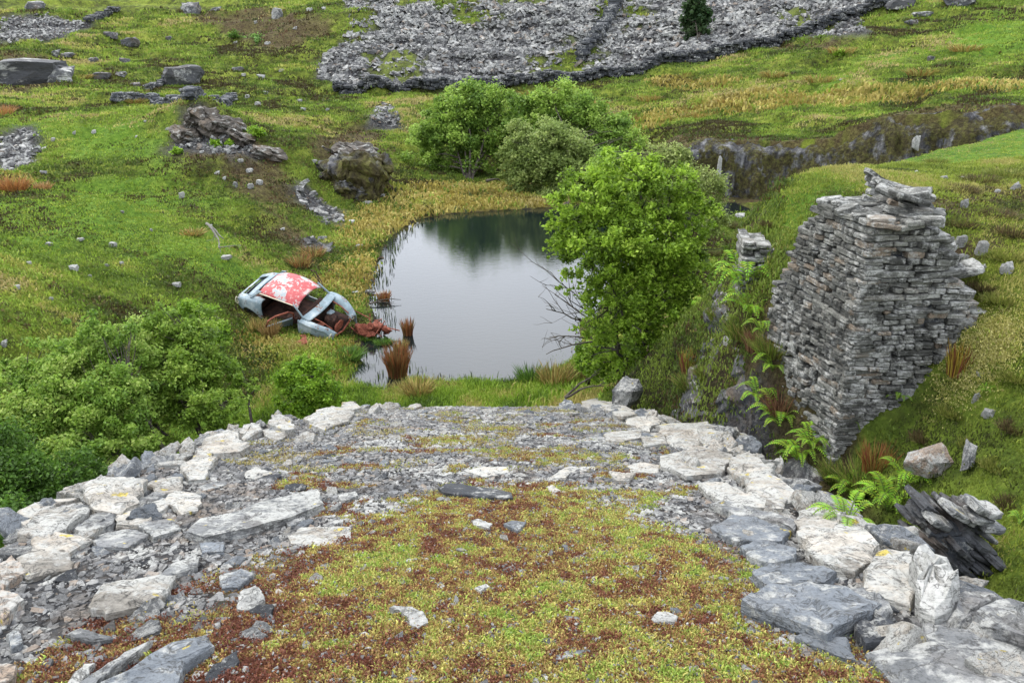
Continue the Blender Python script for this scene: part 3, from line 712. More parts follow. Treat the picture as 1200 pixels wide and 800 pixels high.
# ---------------------------------------------------------------- chippings (uncountable)
bases = []
for k in range(10):
    o = rand_outline(rng, rng.uniform(.4, .8), int(rng.integers(4, 7))); n = len(o)
    o3 = np.concatenate([o, np.full((n, 1), .5)], 1); o4 = np.concatenate([o * 1.05, np.full((n, 1), -.5)], 1)
    fs = [list(range(n))] + [[i, n + i, n + (i + 1) % n, (i + 1) % n] for i in range(n)]
    bases.append((np.concatenate([o3, o4]), fs))
def chips(name, n, sampler, smin, smax, th, mat, label, tilt=.25, p=2.2, cat='slate chippings', zf=None):
    x, y = sampler(n); n = len(x)
    z = (zf or Hz)(x, y)
    s_ = smin + (smax - smin) * rng.random(n) ** p
    R = rotm(n, rng, tilt); S = np.stack([s_, s_, s_ * th], 1)
    Mx = R * S[:, None, :]
    T = np.stack([x, y, z + s_ * th * .3], 1)
    me_ = merge(name, bases, rng.integers(0, 10, n), Mx, T)
    o = link(name, me_, M[mat]); tag(o, label, cat, None, 'stuff'); return o
def samp_ramp(n):
    y = rng.uniform(1.2, 12.9, n); x = rng.uniform(-3.9, 2.9, n)
    k = sdist(x, y, RAMP) < .05; x, y = x[k], y[k]
    m = masks(x, y)[3]
    k = rng.random(len(x)) > m * .965
    d = rng.random(len(x)) < np.where(y < 5, .95, .9)
    return x[k & d], y[k & d]
chips('slate_chippings', 125000, samp_ramp, .014, .10, .13, 'chips', 'grey slate chippings carpeting the incline', .12, 3.4)
def samp_scree(n):
    X, Y = [], []
    for p_ in SCREE:
        q_ = np.array(p_); lo = q_.min(0); hi = q_.max(0); a = (hi - lo).prod(); m = int(min(3500, a * 22))
        x = rng.uniform(lo[0], hi[0], m); y = rng.uniform(lo[1], hi[1], m); k = sdist(x, y, p_) < .3 * fbm(x, y, 2, 3); X.append(x[k]); Y.append(y[k])
    return np.concatenate(X), np.concatenate(Y)
chips('hillside_scree', 0, samp_scree, .12, .55, .3, 'tip', 'small patches of broken slate on the grassy slopes', .4, 2.0, 'scree')
def samp_tip(n):
    q_ = np.array(TIP); lo = q_.min(0); hi = q_.max(0)
    x = rng.uniform(lo[0], hi[0], n); y = rng.uniform(lo[1], min(hi[1], 112), n)
    k = sdist(x, y, TIP) < 0; x, y = x[k], y[k]
    g_ = sstep(.12, .3, fbm(x / 7 + y / 30, y / 14, 4, 13)); k = (rng.random(len(x)) > g_ * .85) & (rng.random(len(x)) > inside(x, y, TONGUE, 1.6) * .93)
    return x[k], y[k]
chips('slate_tip', 105000, samp_tip, .16, .95, .26, 'tip', 'vast grey tip of waste slate blocks across the top', .42, 2.2, 'slate tip')

# ---------------------------------------------------------------- moss, heath and grass on the incline (uncountable)
def blades(name, x, y, z, h, w, nb, mat, col, label, cat, spread=.5, lean=.5):
    """tufts of nb narrow tapering blades each; col (n,3)"""
    n = len(x)
    a = rng.uniform(0, 2 * np.pi, (n, nb)); ln = rng.uniform(.1, 1, (n, nb)) * lean; hh = h[:, None] * rng.uniform(.6, 1.1, (n, nb)); ww = w[:, None] * rng.uniform(.7, 1.2, (n, nb))
    bx = x[:, None] + rng.normal(0, 1, (n, nb)) * h[:, None] * spread * .5; by = y[:, None] + rng.normal(0, 1, (n, nb)) * h[:, None] * spread * .5
    bz = np.repeat(z[:, None], nb, 1)
    b = rng.uniform(0, 2 * np.pi, (n, nb))
    dx, dy = np.cos(b) * ww * .5, np.sin(b) * ww * .5
    lx, ly = np.cos(a) * ln * hh, np.sin(a) * ln * hh
    P = np.stack([np.stack([bx - dx, by - dy, bz - .1 * hh], -1), np.stack([bx + dx, by + dy, bz - .1 * hh], -1),
                  np.stack([bx + dx * .7 + lx * .35, by + dy * .7 + ly * .35, bz + hh * .6], -1), np.stack([bx - dx * .7 + lx * .35, by - dy * .7 + ly * .35, bz + hh * .6], -1),
                  np.stack([bx + lx, by + ly, bz + hh * (1 - .25 * ln)], -1)], 2).reshape(-1, 3)
    k = np.arange(n * nb)[:, None] * 5
    lp = (k + np.array([0, 1, 2, 3, 3, 2, 4])[None]).ravel(); sz = np.tile([4, 3], n * nb)
    c = np.repeat(col, nb * 5, 0)
    me_ = mesh_np(name, P, lp, sz, {'tint': c}); o = link(name, me_, M[mat]); tag(o, label, cat, None, 'stuff'); return o
s = NT('grass_blades'); a_ = s.attr('tint'); s.color(a_.outputs['Color']); s.b.inputs['Roughness'].default_value = .6
tr = s.n('ShaderNodeBsdfTranslucent'); s.l(a_.outputs['Color'], tr.inputs[0]); mx_ = s.n('ShaderNodeMixShader'); mx_.inputs[0].default_value = .3
s.l(s.b.outputs[0], mx_.inputs[1]); s.l(tr.outputs[0], mx_.inputs[2]); s.l(mx_.outputs[0], s.out.inputs[0]); M['blade'] = s.m
def pick(pal, t, rng_=rng, jit=.18):
    pal = np.array(pal, float); i = np.clip((t * len(pal)).astype(int), 0, len(pal) - 1)
    return pal[i] * (1 + rng_.normal(0, jit, (len(t), 1)))
n = 330000
y = 1.3 + 8.8 * rng.random(n) ** 1.5; x = rng.uniform(-3.3, 2.6, n)
k = (sdist(x, y, RAMP) < -.12); x, y = x[k], y[k]
m = masks(x, y)[3]; k = rng.random(len(x)) < m; x, y = x[k], y[k]
t = np.clip(.44 + .95 * fbm(x / .09, y / .09, 3, 203, .7) + .32 * fbm(x / .8, y / .8, 2, 207) + rng.normal(0, .17, len(x)) - .24 * sstep(-.75, -1.35, x) + .03 - .12 * sstep(.8, 1.7, x), 0, .999)
col = pick([(.15, .055, .035), (.20, .080, .045), (.26, .125, .06), (.31, .20, .075), (.38, .30, .09), (.42, .37, .105), (.44, .40, .12), (.36, .385, .085), (.25, .345, .06)], t, jit=.25)
sz_ = rng.uniform(.008, .020, len(x))
fl = rng.choice(len(x), 9000)
cz = (lambda a, b: ramp_z(a, b) + .035 * fbm(a / .8, b / .8, 4, 91) + .006)
chips('slate_crumbs', 9000, lambda n: (x[fl], y[fl]), .006, .03, .3, 'chips', 'tiny slate crumbs showing through the moss', .3, 2.0, 'slate chippings', cz)
blades('moss_and_heath', x, y, ramp_z(x, y) + .035 * fbm(x / .8, y / .8, 4, 91) + .002, sz_ * .85 + .004 * (t > .72), sz_ * .62, 4, 'blade', col, 'yellow green moss and red brown heath carpeting the near incline', 'moss', 2.2, 1.3)

n = 60000; y = rng.uniform(6.5, 12.4, n); x = rng.uniform(-3.2, 2.2, n); f_ = fbm(x / .5, y / .35, 4, 211, .6)
k = (sdist(x, y, RAMP) < -.35) & (f_ > .02 + .1 * np.abs(x + .2)); x, y = x[k], y[k]; k = rng.random(len(x)) < .55; x, y = x[k], y[k]
sz_ = rng.uniform(.010, .024, len(x)); col = pick([(.16, .08, .04), (.30, .24, .09), (.38, .33, .12), (.42, .36, .15), (.26, .30, .06)], np.clip(rng.random(len(x)) * .6 + .3 + fbm(x / .3, y / .3, 2, 5) * .5, 0, .999))
blades('straw_moss', x, y, ramp_z(x, y) + .035 * fbm(x / .8, y / .8, 4, 91) + .004, sz_, sz_ * .6, 4, 'blade', col, 'thin straw coloured moss between the chippings of the far incline', 'moss', 2.4, 1.3)
s = NT('quarry_cliff_rock')
st_ = s.noise(1.0, 6, .7, s.scaled(2.2, 2.2, .28)); nn2 = s.noise(1.1, 5, .65); n3_ = s.noise(6, 5, .7)
rk = s.ramp(s.math('ADD', st_, s.math('MULTIPLY', s.math('ADD', n3_, -.5), .35)), [(.36, (.016, .016, .019)), (.48, (.07, .07, .075)), (.58, (.16, .16, .165)), (.68, (.30, .30, .30))])
hv = s.ramp(n3_, [(.3, (.020, .016, .008)), (.48, (.06, .05, .018)), (.6, (.10, .10, .025)), (.75, (.14, .09, .04))])
s.color(s.mix(s.ramp(nn2, [(.40, 0), (.50, 1)]), rk, hv)); s.bump(s.math('ADD', st_, n3_), 1.0, .25); M['cliff'] = s.m
# ---------------------------------------------------------------- hillside grass tufts (uncountable)
def samp_hill(n):
    r = 10 * (95 / 10) ** rng.random(n); a = np.radians(rng.uniform(-39, 39, n))
    return r * np.sin(a), r * np.cos(a)
def hill_ok(x, y):
    ok = (sdist(x, y, POND) > .12) & (sdist(x, y, RAMP) > .15) & ~((y > cliff_y(x) - 2.2) & (y < cliff_y(x) + .3) & (x > 6.8))
    return ok
GREENS = [(.050, .040, .014), (.055, .080, .014), (.085, .135, .018), (.125, .19, .024), (.175, .26, .032), (.235, .31, .045), (.33, .33, .075), (.36, .30, .12)]
STRAW = [(.16, .13, .03), (.27, .22, .05), (.34, .28, .07), (.40, .33, .10), (.26, .27, .05)]
x, y = samp_hill(240000); k = hill_ok(x, y); x, y = x[k], y[k]
sl, bare, dry, ms, peat, lush, onr, tipm = masks(x, y)
k = (sl < .4) & (rng.random(len(x)) > bare * .75) & (rng.random(len(x)) > peat * .8); x, y, dry, lush, bare = x[k], y[k], dry[k], lush[k], bare[k]
r = np.hypot(x, y)
t = np.clip(.46 + .85 * fbm(x / 2.4, y / 1.7, 4, 301) + .65 * fbm(x / 9, y / 7, 3, 302) + rng.normal(0, .05, len(x)), 0, .999)
col = pick(GREENS, t)
d2 = pick(STRAW, np.clip(.5 + .8 * fbm(x / 1.5, y / 1.2, 3, 303), 0, .999)); col = np.where((rng.random(len(x)) < dry * .85)[:, None], d2, col)
col = np.where((rng.random(len(x)) < bare * .8)[:, None], pick([(.06, .035, .02), (.10, .06, .03), (.05, .06, .02)], rng.random(len(x))), col)
col = np.where((rng.random(len(x)) < lush * .8)[:, None], pick([(.14, .22, .022), (.20, .30, .03), (.27, .33, .05)], rng.random(len(x))), col)
h_ = (.022 + .0019 * r) * rng.uniform(.6, 1.5, len(x)) * (1 + .9 * dry) * (1 - .35 * lush)
nearbank = (sdist(x, y, BANK) < 0)
h_ = np.where(nearbank, h_ * .42, h_)
blades('hillside_grass', x, y, Hz(x, y), h_, h_ * .5, 5, 'blade', col, 'tussocky green and straw coloured moorland grass', 'grass', 2.4, 1.0)
n = 26000; x = rng.uniform(1.5, 4.2, n); y = rng.uniform(7.2, 16.5, n); z = Hz(x, y); f_ = fbm(x / .45, y / .45, 4, 331)
k = (sdist(x, y, RAMP) > .25) & (z > -7.9) & (sdist(x, y, BANK) > -.6) & (f_ > -.18 + .25 * (y < 9.4)) & ~((x > 3.2) & (y > 7.3) & (y < 9.3)); x, y, z, f_ = x[k], y[k], z[k], f_[k]
col = pick([(.06, .045, .02), (.09, .06, .025), (.06, .085, .018), (.09, .14, .022), (.14, .20, .03), (.18, .24, .04)], np.clip(.5 + 1.1 * f_ + rng.normal(0, .12, len(x)), 0, .999)); h_ = rng.uniform(.03, .09, len(x))
blades('cut_grass', x, y, z, h_, h_ * .3, 5, 'blade', col, 'dark grass and heather clothing the sides of the cut', 'grass', 2.0, 1.0)
# closer turf of the right bank
n = 60000; x = rng.uniform(2.9, 9, n); y = rng.uniform(3.2, 13, n)
k = (sdist(x, y, BANK) < .25) & ~((x > 3.3) & (x < 4.75) & (y > 7.4) & (y < 9.2)); x, y = x[k], y[k]; bare = masks(x, y)[1]
k = rng.random(len(x)) > bare * .8; x, y, bare = x[k], y[k], bare[k]
t = np.clip(.5 + .9 * fbm(x / .7, y / .7, 4, 305) + rng.normal(0, .1, len(x)) + .12 * sstep(8, 11, y), 0, .999)
col = pick([(.05, .06, .014), (.085, .11, .018), (.14, .18, .025), (.19, .24, .032), (.24, .29, .04), (.31, .29, .08)], t)
h_ = rng.uniform(.018, .05, len(x))
blades('bank_turf', x, y, Hz(x, y), h_, h_ * .28, 5, 'blade', col, 'short green turf on the right bank', 'grass', 2.2, 1.0)
# taller fresh grass between the end of the incline and the pond, and along the shore
n = 26000; x = rng.uniform(-6, 3.2, n); y = rng.uniform(12.0, 20.5, n)
k = (sdist(x, y, POND) > -.35 - .25 * rng.random(n)) & (sdist(x, y, RAMP) > .1) & (Hz(x, y) < -7.7); x, y = x[k], y[k]
t = np.clip(.55 + .9 * fbm(x / .9, y / .9, 3, 311) + rng.normal(0, .12, len(x)), 0, .999)
col = pick([(.06, .10, .014), (.11, .19, .02), (.17, .27, .025), (.22, .33, .035), (.28, .35, .05), (.36, .31, .10)], t)
h_ = rng.uniform(.08, .20, len(x)) * (1 + .5 * (fbm(x, y, 2, 8) > .1)) * (.5 + .5 * sstep(0, 1.2, sdist(x, y, POND)))
blades('shore_grass', x, y, np.maximum(Hz(x, y), WATER - .1), h_, h_ * .10, 5, 'blade', col, 'long fresh grass between the incline and the pond', 'grass', 1.3, .8)
# water plants standing in the shallows
n = 5200; x = rng.uniform(-6, 2.6, n); y = rng.uniform(15.5, 34, n); sd_ = sdist(x, y, POND)
k = (sd_ < -.02) & (sd_ > -.75) & ((x < -2.2) | (y < 18.6)) & (rng.random(n) < .4 + .6 * (fbm(x / .8, y / .8, 2, 9) > 0)); x, y = x[k], y[k]
col = pick([(.02, .03, .012), (.05, .07, .02), (.10, .14, .03)], rng.random(len(x))); h_ = rng.uniform(.06, .28, len(x))
blades('pond_weed', x, y, np.full(len(x), WATER), h_, h_ * .12, 2, 'blade', col, 'thin dark stems of water plants dotting the shallow edge of the pond', 'water plants', .6, .5)

# heather and rough tussocks that break up the slopes
n = 60000; x, y = samp_hill(n); k = hill_ok(x, y); x, y = x[k], y[k]
hm = fbm(x / 1.6, y / 1.1, 4, 321) + .35 * fbm(x / 7, y / 5, 3, 322); sl, bare, dry, ms, peat, lush, onr, tipm = masks(x, y)
k = (sl < .3) & (hm > .24 - .25 * bare) & (lush < .6) & (sdist(x, y, POND) > 1.5); x, y = x[k], y[k]; r = np.hypot(x, y)
col = pick([(.05, .042, .016), (.09, .07, .026), (.075, .09, .022), (.14, .12, .04)], rng.random(len(x))); h_ = (.028 + .0017 * r) * rng.uniform(.6, 1.4, len(x)); h_ = np.where(sdist(x, y, BANK) < 0, h_ * .6, h_)
blades('heather', x, y, Hz(x, y), h_, h_ * .85, 5, 'blade', col, 'dark brown green heather and rough tussocks patching the slopes', 'heather', 2.0, 1.1)

# ---------------------------------------------------------------- rush clumps and straw tussocks
def clump(name, label, cat, group, px, py, hgt, rad, pal, nb=260, z=None, wid=.012):
    p = ground(px, py)
    if z is not None: p = Vector(at(px, py, z=z))
    n = nb; a = rng.uniform(0, 6.28, n); r_ = rad * np.sqrt(rng.random(n)) * .55
    x0 = np.cos(a) * r_; y0 = np.sin(a) * r_; hh = hgt * rng.uniform(.55, 1.05, n); ln = rng.uniform(.05, .8, n) * rad / hgt
    b = rng.uniform(0, 6.28, n); P = []
    for f, wf in ((0, 1), (.5, .8), (.85, .5)):
        cx_ = x0 + np.cos(a) * ln * hh * f ** 1.8; cy_ = y0 + np.sin(a) * ln * hh * f ** 1.8; cz = hh * f * (1 - .15 * f * ln) - .04
        P.append(np.stack([cx_ - np.cos(b) * wid * wf, cy_ - np.sin(b) * wid * wf, cz], -1)); P.append(np.stack([cx_ + np.cos(b) * wid * wf, cy_ + np.sin(b) * wid * wf, cz], -1))
    P.append(np.stack([x0 + np.cos(a) * ln * hh, y0 + np.sin(a) * ln * hh, hh * (1 - .2 * ln)], -1))
    P = np.stack(P, 1).reshape(-1, 3); k = np.arange(n)[:, None] * 7
    lp = (k + np.array([0, 1, 3, 2, 2, 3, 5, 4, 4, 5, 6])[None]).ravel(); sz = np.tile([4, 4, 3], n)
    col = np.repeat(pick(pal, rng.random(n)), 7, 0)
    o = link(name, mesh_np(name, P, lp, sz, {'tint': col}), M['blade']); o.location = p
    return tag(o, label, cat, group)
RED = [(.12, .04, .02), (.22, .08, .03), (.30, .13, .05), (.16, .12, .04)]; STR = [(.20, .13, .04), (.34, .26, .08), (.42, .34, .12), (.16, .18, .04)]; GRN = [(.04, .08, .015), (.08, .16, .02), (.12, .22, .03)]
G = 'rush clumps round the pond'
clump('rush_clump', 'tall reddish brown rush clump in the near left corner of the pond', 'rushes', G, 466, 440, .85, .42, RED, 520, WATER)
clump('rush_clump', 'thin rusty rushes standing in water behind the tall red clump', 'rushes', G, 478, 392, .55, .25, RED, 160, WATER)
clump('rush_clump', 'small rusty rush tuft in the water near the rusty engine', 'rushes', G, 450, 352, .35, .3, RED, 200, WATER)
clump('rush_clump', 'green hummock between the machinery and the left marsh', 'tussock', G, 428, 398, .22, .4, GRN, 420)
clump('rush_clump', 'green hummock at the left side of the marshy pond corner', 'tussock', G, 408, 420, .3, .6, GRN, 520)
clump('rush_clump', 'small green islet in the water right of the machinery', 'tussock', G, 450, 402, .16, .35, GRN, 360, WATER)
clump('rush_clump', 'straw and rust islet behind the tall red clump', 'rushes', G, 470, 412, .4, .3, RED + STR, 200, WATER)
clump('rush_clump', 'straw coloured tussock on the bank left of the pond foot', 'tussock', G, 490, 462, .42, .5, STR, 320)
clump('rush_clump', 'fan shaped straw tussock under the right end of the pond', 'tussock', G, 650, 452, .6, .55, STR, 420)
clump('rush_clump', 'green grass tussock between the pond and the straw fan', 'tussock', G, 622, 448, .5, .5, GRN, 340)
clump('rush_clump', 'brown green shrubby tussock at the foot of the near tree', 'tussock', G, 676, 446, .45, .5, [(.08, .06, .02), (.12, .15, .03), (.2, .14, .05)], 420)
clump('rush_clump', 'small brown tussock in the reeds at the near shore', 'tussock', G, 588, 440, .28, .22, STR, 150)
clump('rush_clump', 'straw rushes growing under the rear wheel of the wreck', 'rushes', G, 300, 388, .4, .3, STR, 200)
clump('rush_clump', 'dry rushes below the open side of the wreck', 'rushes', G, 316, 392, .45, .4, [(.25, .16, .06), (.34, .24, .1)], 260)
clump('rush_clump', 'red brown grass patch on the slope behind the wreck roof', 'rushes', G, 352, 312, .45, .6, RED + STR, 300)
clump('rush_clump', 'second red brown grass patch left of the upper shore', 'rushes', G, 366, 300, .4, .7, RED + STR, 300)
clump('rush_clump', 'orange brown bracken patch at the left margin', 'bracken', 'dead bracken patches', 14, 224, .6, .9, [(.30, .13, .04), (.36, .18, .06), (.22, .09, .03)], 420)
clump('rush_clump', 'small orange bracken patch right of the one at the left margin', 'bracken', 'dead bracken patches', 50, 222, .35, .5, [(.32, .17, .06), (.36, .22, .1)], 200)
clump('rush_clump', 'orange bracken patch above the other two at the left margin', 'bracken', 'dead bracken patches', 3, 134, .6, 1.0, [(.32, .15, .05), (.38, .2, .08)], 260)
clump('rush_clump', 'yellow stemmed dead fern against the lower right of the stone pier', 'bracken', 'dead bracken patches', 1121, 436, .34, .16, [(.36, .28, .04), (.30, .20, .03), (.16, .05, .03)], 150, wid=.006)
clump('rush_clump', 'red brown dead fern tuft below the stone pier', 'bracken', 'dead bracken patches', 1025, 548, .30, .22, [(.20, .06, .03), (.28, .12, .04), (.26, .2, .05)], 220, wid=.005)
clump('rush_clump', 'brown dead bracken clump in the cut under the ferns', 'bracken', 'dead bracken patches', 915, 480, .3, .3, [(.12, .05, .03), (.2, .11, .06)], 260, wid=.006)
clump('rush_clump', 'brown dead bracken clump on the ledge beside the side face of the pier', 'bracken', 'dead bracken patches', 893, 408, .3, .35, [(.12, .05, .03), (.22, .13, .07)], 260, wid=.006)
clump('rush_clump', 'yellow green fern tuft low on the rock ledge across the cut', 'bracken', 'dead bracken patches', 808, 438, .45, .2, [(.25, .3, .04), (.3, .24, .05), (.16, .05, .03)], 160)
for px, py, w_, dk in [(1125,222,.8,1),(1150,212,1,1),(1182,205,1,0),(1168,252,.9,1),(1192,272,.9,1),(1128,262,.6,1),(1178,350,.6,0),(1155,335,.5,1),(1192,440,.5,0),(1120,482,.5,0),(1085,512,.45,1),(1172,545,.45,0),(1190,590,.4,1),(1192,500,.45,1),(1140,520,.35,0),(1100,190,.7,0),(1180,300,.6,0),(905,262,.5,1),(892,240,.6,1),(880,270,.5,0)]:
    clump('low_tussock', 'low brown heathery cushion in the turf of the right bank' if dk else 'low olive grass cushion in the turf of the right bank', 'tussock', 'heathery cushions on the right bank' if dk else 'grass cushions on the right bank', px, py, .10 * w_, .36 * w_,
          [(.05, .035, .018), (.10, .07, .03), (.09, .10, .025), (.15, .11, .05)] if dk else [(.10, .12, .02), (.17, .20, .035), (.24, .24, .06)], 900, wid=.007)
for px, py, w_ in [(1130,60,1),(985,62,1),(760,118,1.0),(850,122,.8),(700,124,.9),(620,112,.9),(960,96,1),(905,90,.9),(1080,88,1),(815,138,.8),(735,140,.9),(160,120,.7),(95,92,.8),(330,350,.4),(225,275,.4)]:
    clump('bracken_patch', 'rusty orange patch of dead bracken on the open moor', 'bracken', 'bracken patches on the moor', px, py, .55 * w_, 1.5 * w_, [(.24, .14, .04), (.32, .22, .06), (.30, .28, .08), (.20, .20, .05)], 200, wid=.03)

# ---------------------------------------------------------------- ferns
s = NT('fern_green'); vc = s.attr('tint'); s.color(vc.outputs['Color']); tr = s.n('ShaderNodeBsdfTranslucent'); s.l(vc.outputs['Color'], tr.inputs[0])
mx_ = s.n('ShaderNodeMixShader'); mx_.inputs[0].default_value = .4; s.l(s.b.outputs[0], mx_.inputs[1]); s.l(tr.outputs[0], mx_.inputs[2]); s.l(mx_.outputs[0], s.out.inputs[0]); M['fern'] = s.m
def fern(px, py, size, label, col=(.25, .42, .04), nf=15, name='fern', dz=0.0):
    size *= 1.3
    p = ground(px, py); P, Fc, C = [], [], []
    for f in range(nf):
        a = f / nf * 6.28 + rng.uniform(-.3, .3); L_ = size * rng.uniform(.7, 1.05); up = rng.uniform(.9, 1.7)
        d = np.array([math.cos(a), math.sin(a), 0]); sd_ = np.array([-d[1], d[0], 0]); tn = rng.uniform(.8, 1.2)
        pts = [d * L_ * (t_ * .62) + np.array([0, 0, L_ * (up * t_ - .75 * up * t_ ** 2.2)]) for t_ in np.linspace(0, 1, 18)]
        for i in range(1, 18):
            a0, a1 = pts[i - 1], pts[i]; w_ = .004 + .002 * size; b0 = len(P)
            P += [a0 - sd_ * w_, a0 + sd_ * w_, a1 + sd_ * w_, a1 - sd_ * w_]; Fc.append([b0, b0 + 1, b0 + 2, b0 + 3]); C += [(.10, .16, .03)] * 4
            if i < 3: continue
            t_ = i / 17; pl = L_ * .135 * math.sin(min(1, (t_ + .05)) * 3.0) ** .8 * (1 - .25 * t_) + .005; dr = (a1 - a0) / np.linalg.norm(a1 - a0)
            for sgn in (-1, 1):
                v = sd_ * sgn * .92 + dr * .4; v[2] -= .12; v /= np.linalg.norm(v); w2 = L_ * .018; b0 = len(P); e = a1 + v * pl; mid = a1 + v * pl * .45; mid[2] += pl * .05
                P += [a1 - dr * w2 * .5, mid - dr * w2, e, mid + dr * w2]; Fc.append([b0, b0 + 1, b0 + 2, b0 + 3]); cc = tuple(c_ * tn * rng.uniform(.8, 1.2) for c_ in col); C += [cc] * 4
    me_ = quads('fern', np.array(P), np.array(Fc), {'tint': np.array(C)}); o = link(name, me_, M['fern']); o.location = p + Vector((0, 0, dz))
    return tag(o, label, 'fern', 'ferns in the cut and on the right bank')
fern(868, 350, .75, 'largest bright fern, on the ledge in front of the small dry wall', nf=18, dz=.1)
fern(838, 345, .60, 'bright fern to the left of the largest one above the rock face', nf=16, dz=.1)
fern(810, 366, .62, 'isolated fern close to the near tree above the cut', nf=16, dz=.1)
fern(878, 372, .5, 'small fern just under the largest one', nf=13)
fern(893, 392, .35, 'little fern on the ledge left of the pier side face', nf=8)
fern(888, 470, .42, 'fern low in the cut below the brown bracken', nf=13)
fern(905, 435, .40, 'fern leaning out from the foot of the pier side face', nf=13)
fern(912, 500, .48, 'large drooping fern under the pier side face', nf=16)
fern(935, 545, .46, 'fern standing in the dark bottom of the cut', nf=16)
fern(950, 525, .34, 'small fern at the lowest corner of the pier', nf=13)
fern(1000, 582, .42, 'bright fern right of the white edge blocks', nf=16)
fern(1040, 600, .42, 'fern between the bright one and the leaning slate stack', nf=16)
fern(1060, 572, .36, 'fern under the brown boulder', nf=10)
fern(1052, 470, .22, 'tiny fern under the right corner of the pier', nf=8)
fern(1155, 460, .13, 'tiny bright fern beside two white stones on the right bank', nf=8)
fern(1195, 612, .16, 'small fern right of the leaning slate stack', nf=8)
fern(990, 620, .34, 'low fern half hidden behind the white edge blocks', nf=10)

# ---------------------------------------------------------------- the dry stone pier
def wall_stones(name, frame_o, ex, ey, ez, inside_fn, s0, s1, z0, z1, parent, mat, seed, th=(.036, .08), ln=(.10, .40), depth=.28, slope=0.0):
    """coursed dry masonry: ex along the face, ey outwards, ez up"""
    r = np.random.default_rng(seed); T, Mx, idx = [], [], []
    z = z0
    while z < z1:
        t = r.uniform(*th); s_ = s0 + r.uniform(-.015, .015)
        while s_ < s1:
            l_ = r.uniform(*ln) * (.6 + .8 * (t > .07)); tt = t * r.uniform(.72, 1.05)
            if s_ + l_ > s1: l_ = s1 - s_ + .02
            if l_ < .05: break
            sc = s_ + l_ / 2; zz = z + t / 2 + slope * sc + .012 * math.sin(sc * 5 + z * 3)
            if inside_fn(sc, zz):
                out = r.normal(0, .012) - (.09 if r.random() < .06 else 0)
                dpt = depth * r.uniform(.8, 1.2)
                c = frame_o + ex * sc + ez * zz + ey * (out - dpt / 2)
                rot = Matrix.Rotation(r.normal(0, .035), 3, 'Y') @ Matrix.Rotation(r.normal(0, .045), 3, 'Z')
                B = Matrix((ex, ey, ez)).transposed() @ rot @ Matrix.Diagonal((l_ * .965, dpt, tt * .90))
                T.append(c); Mx.append(np.array(B)); idx.append(int(r.integers(10)))
            s_ += l_
        z += t * .95
    return link(name, merge(name, BRICKS, np.array(idx), np.array(Mx), np.array(T)), M[mat], parent)
BRICKS = []
for k in range(10):
    r_ = np.random.default_rng(50 + k)
    # rough squared slate: 5 x 3 grid outline lofted between two faces, worn corners
    o = []
    for i in range(5): o.append((-.5 + i / 4, -.5))
    for i in range(1, 3): o.append((.5, -.5 + i / 2 * 1))
    for i in range(1, 5): o.append((.5 - i / 4, .5))
    o.append((-.5, 0))
    o = np.array(o); o = o + r_.normal(0, .035, o.shape); o[[0, 4, 6, 10]] *= r_.uniform(.86, .97, (4, 1)); n = len(o); lv = []
    for zf, sc_ in ((-.5, .93), (-.36, 1.0), (-.05, .985 + r_.normal(0, .02)), (.1, 1.01), (.36, 1.0), (.5, .93)):
        lv.append(np.concatenate([o * sc_ + r_.normal(0, .008, o.shape), (zf + .10 * r_.normal(0, .5, n) * (abs(zf) > .3))[:, None]], 1))
    V_ = np.concatenate(lv); f_ = [list(range(n))[::-1], [5 * n + i for i in range(n)]]
    for a in range(5): f_ += [[a * n + i, a * n + (i + 1) % n, (a + 1) * n + (i + 1) % n, (a + 1) * n + i] for i in range(n)]
    BRICKS.append((V_, f_))
X_, Y_, Z_ = Vector((1, 0, 0)), Vector((0, 1, 0)), Vector((0, 0, 1))
pier = empty('dry_stone_pier', (3.45, 7.5, -4.3))
tag(pier, 'tall bulging pier of dry laid grey slate with a tumbled top on the right bank', 'stone pier')
inv = Matrix.Translation(-pier.location)
O_ = Vector((0, 0, 0))
def front_in(s_, z):       # right limit and ground line of the face that looks at the camera
    hi = np.interp(z, [-4.4, -4.0, -3.5, -3.0, -2.75, -2.3, -1.95, -1.8], [.62, 1.0, 1.22, 1.30, 1.28, 1.0, .72, .45])
    return -.02 < s_ + .05 and s_ < hi
fe = Vector((1, .03, 0)).normalized()
def shift(fn, dz): return lambda s_, z: fn(s_, z + dz)
zof = pier.location.z
wall_stones('front_face', O_, fe, -fe.cross(Z_) * -1 if False else Vector((.03, -1, 0)).normalized(), Z_, lambda s_, z: front_in(s_, z + zof), 0, 1.5, -4.5 - zof, -1.82 - zof, pier, 'masonry', 5)
se = Vector((-.19, 1, 0)).normalized(); so = Vector((-1, -.19, 0)).normalized()
def side_in(s_, z):
    lo = np.interp(s_, [0, .5, 1.0, 1.9, 2.3], [-4.6, -4.4, -4.15, -3.85, -3.6])
    hi = np.interp(s_, [0, .95, 1.3, 1.6, 1.8], [-1.84, -1.78, -2.3, -2.85, -3.3])
    return lo < z < hi and s_ < 1.72
wall_stones('side_face', O_, -se, so, Z_, lambda s_, z: side_in(-s_, z + zof), -2.3, .0, -4.7 - zof, -1.75 - zof, pier, 'masonry', 6, ln=(.10, .36))
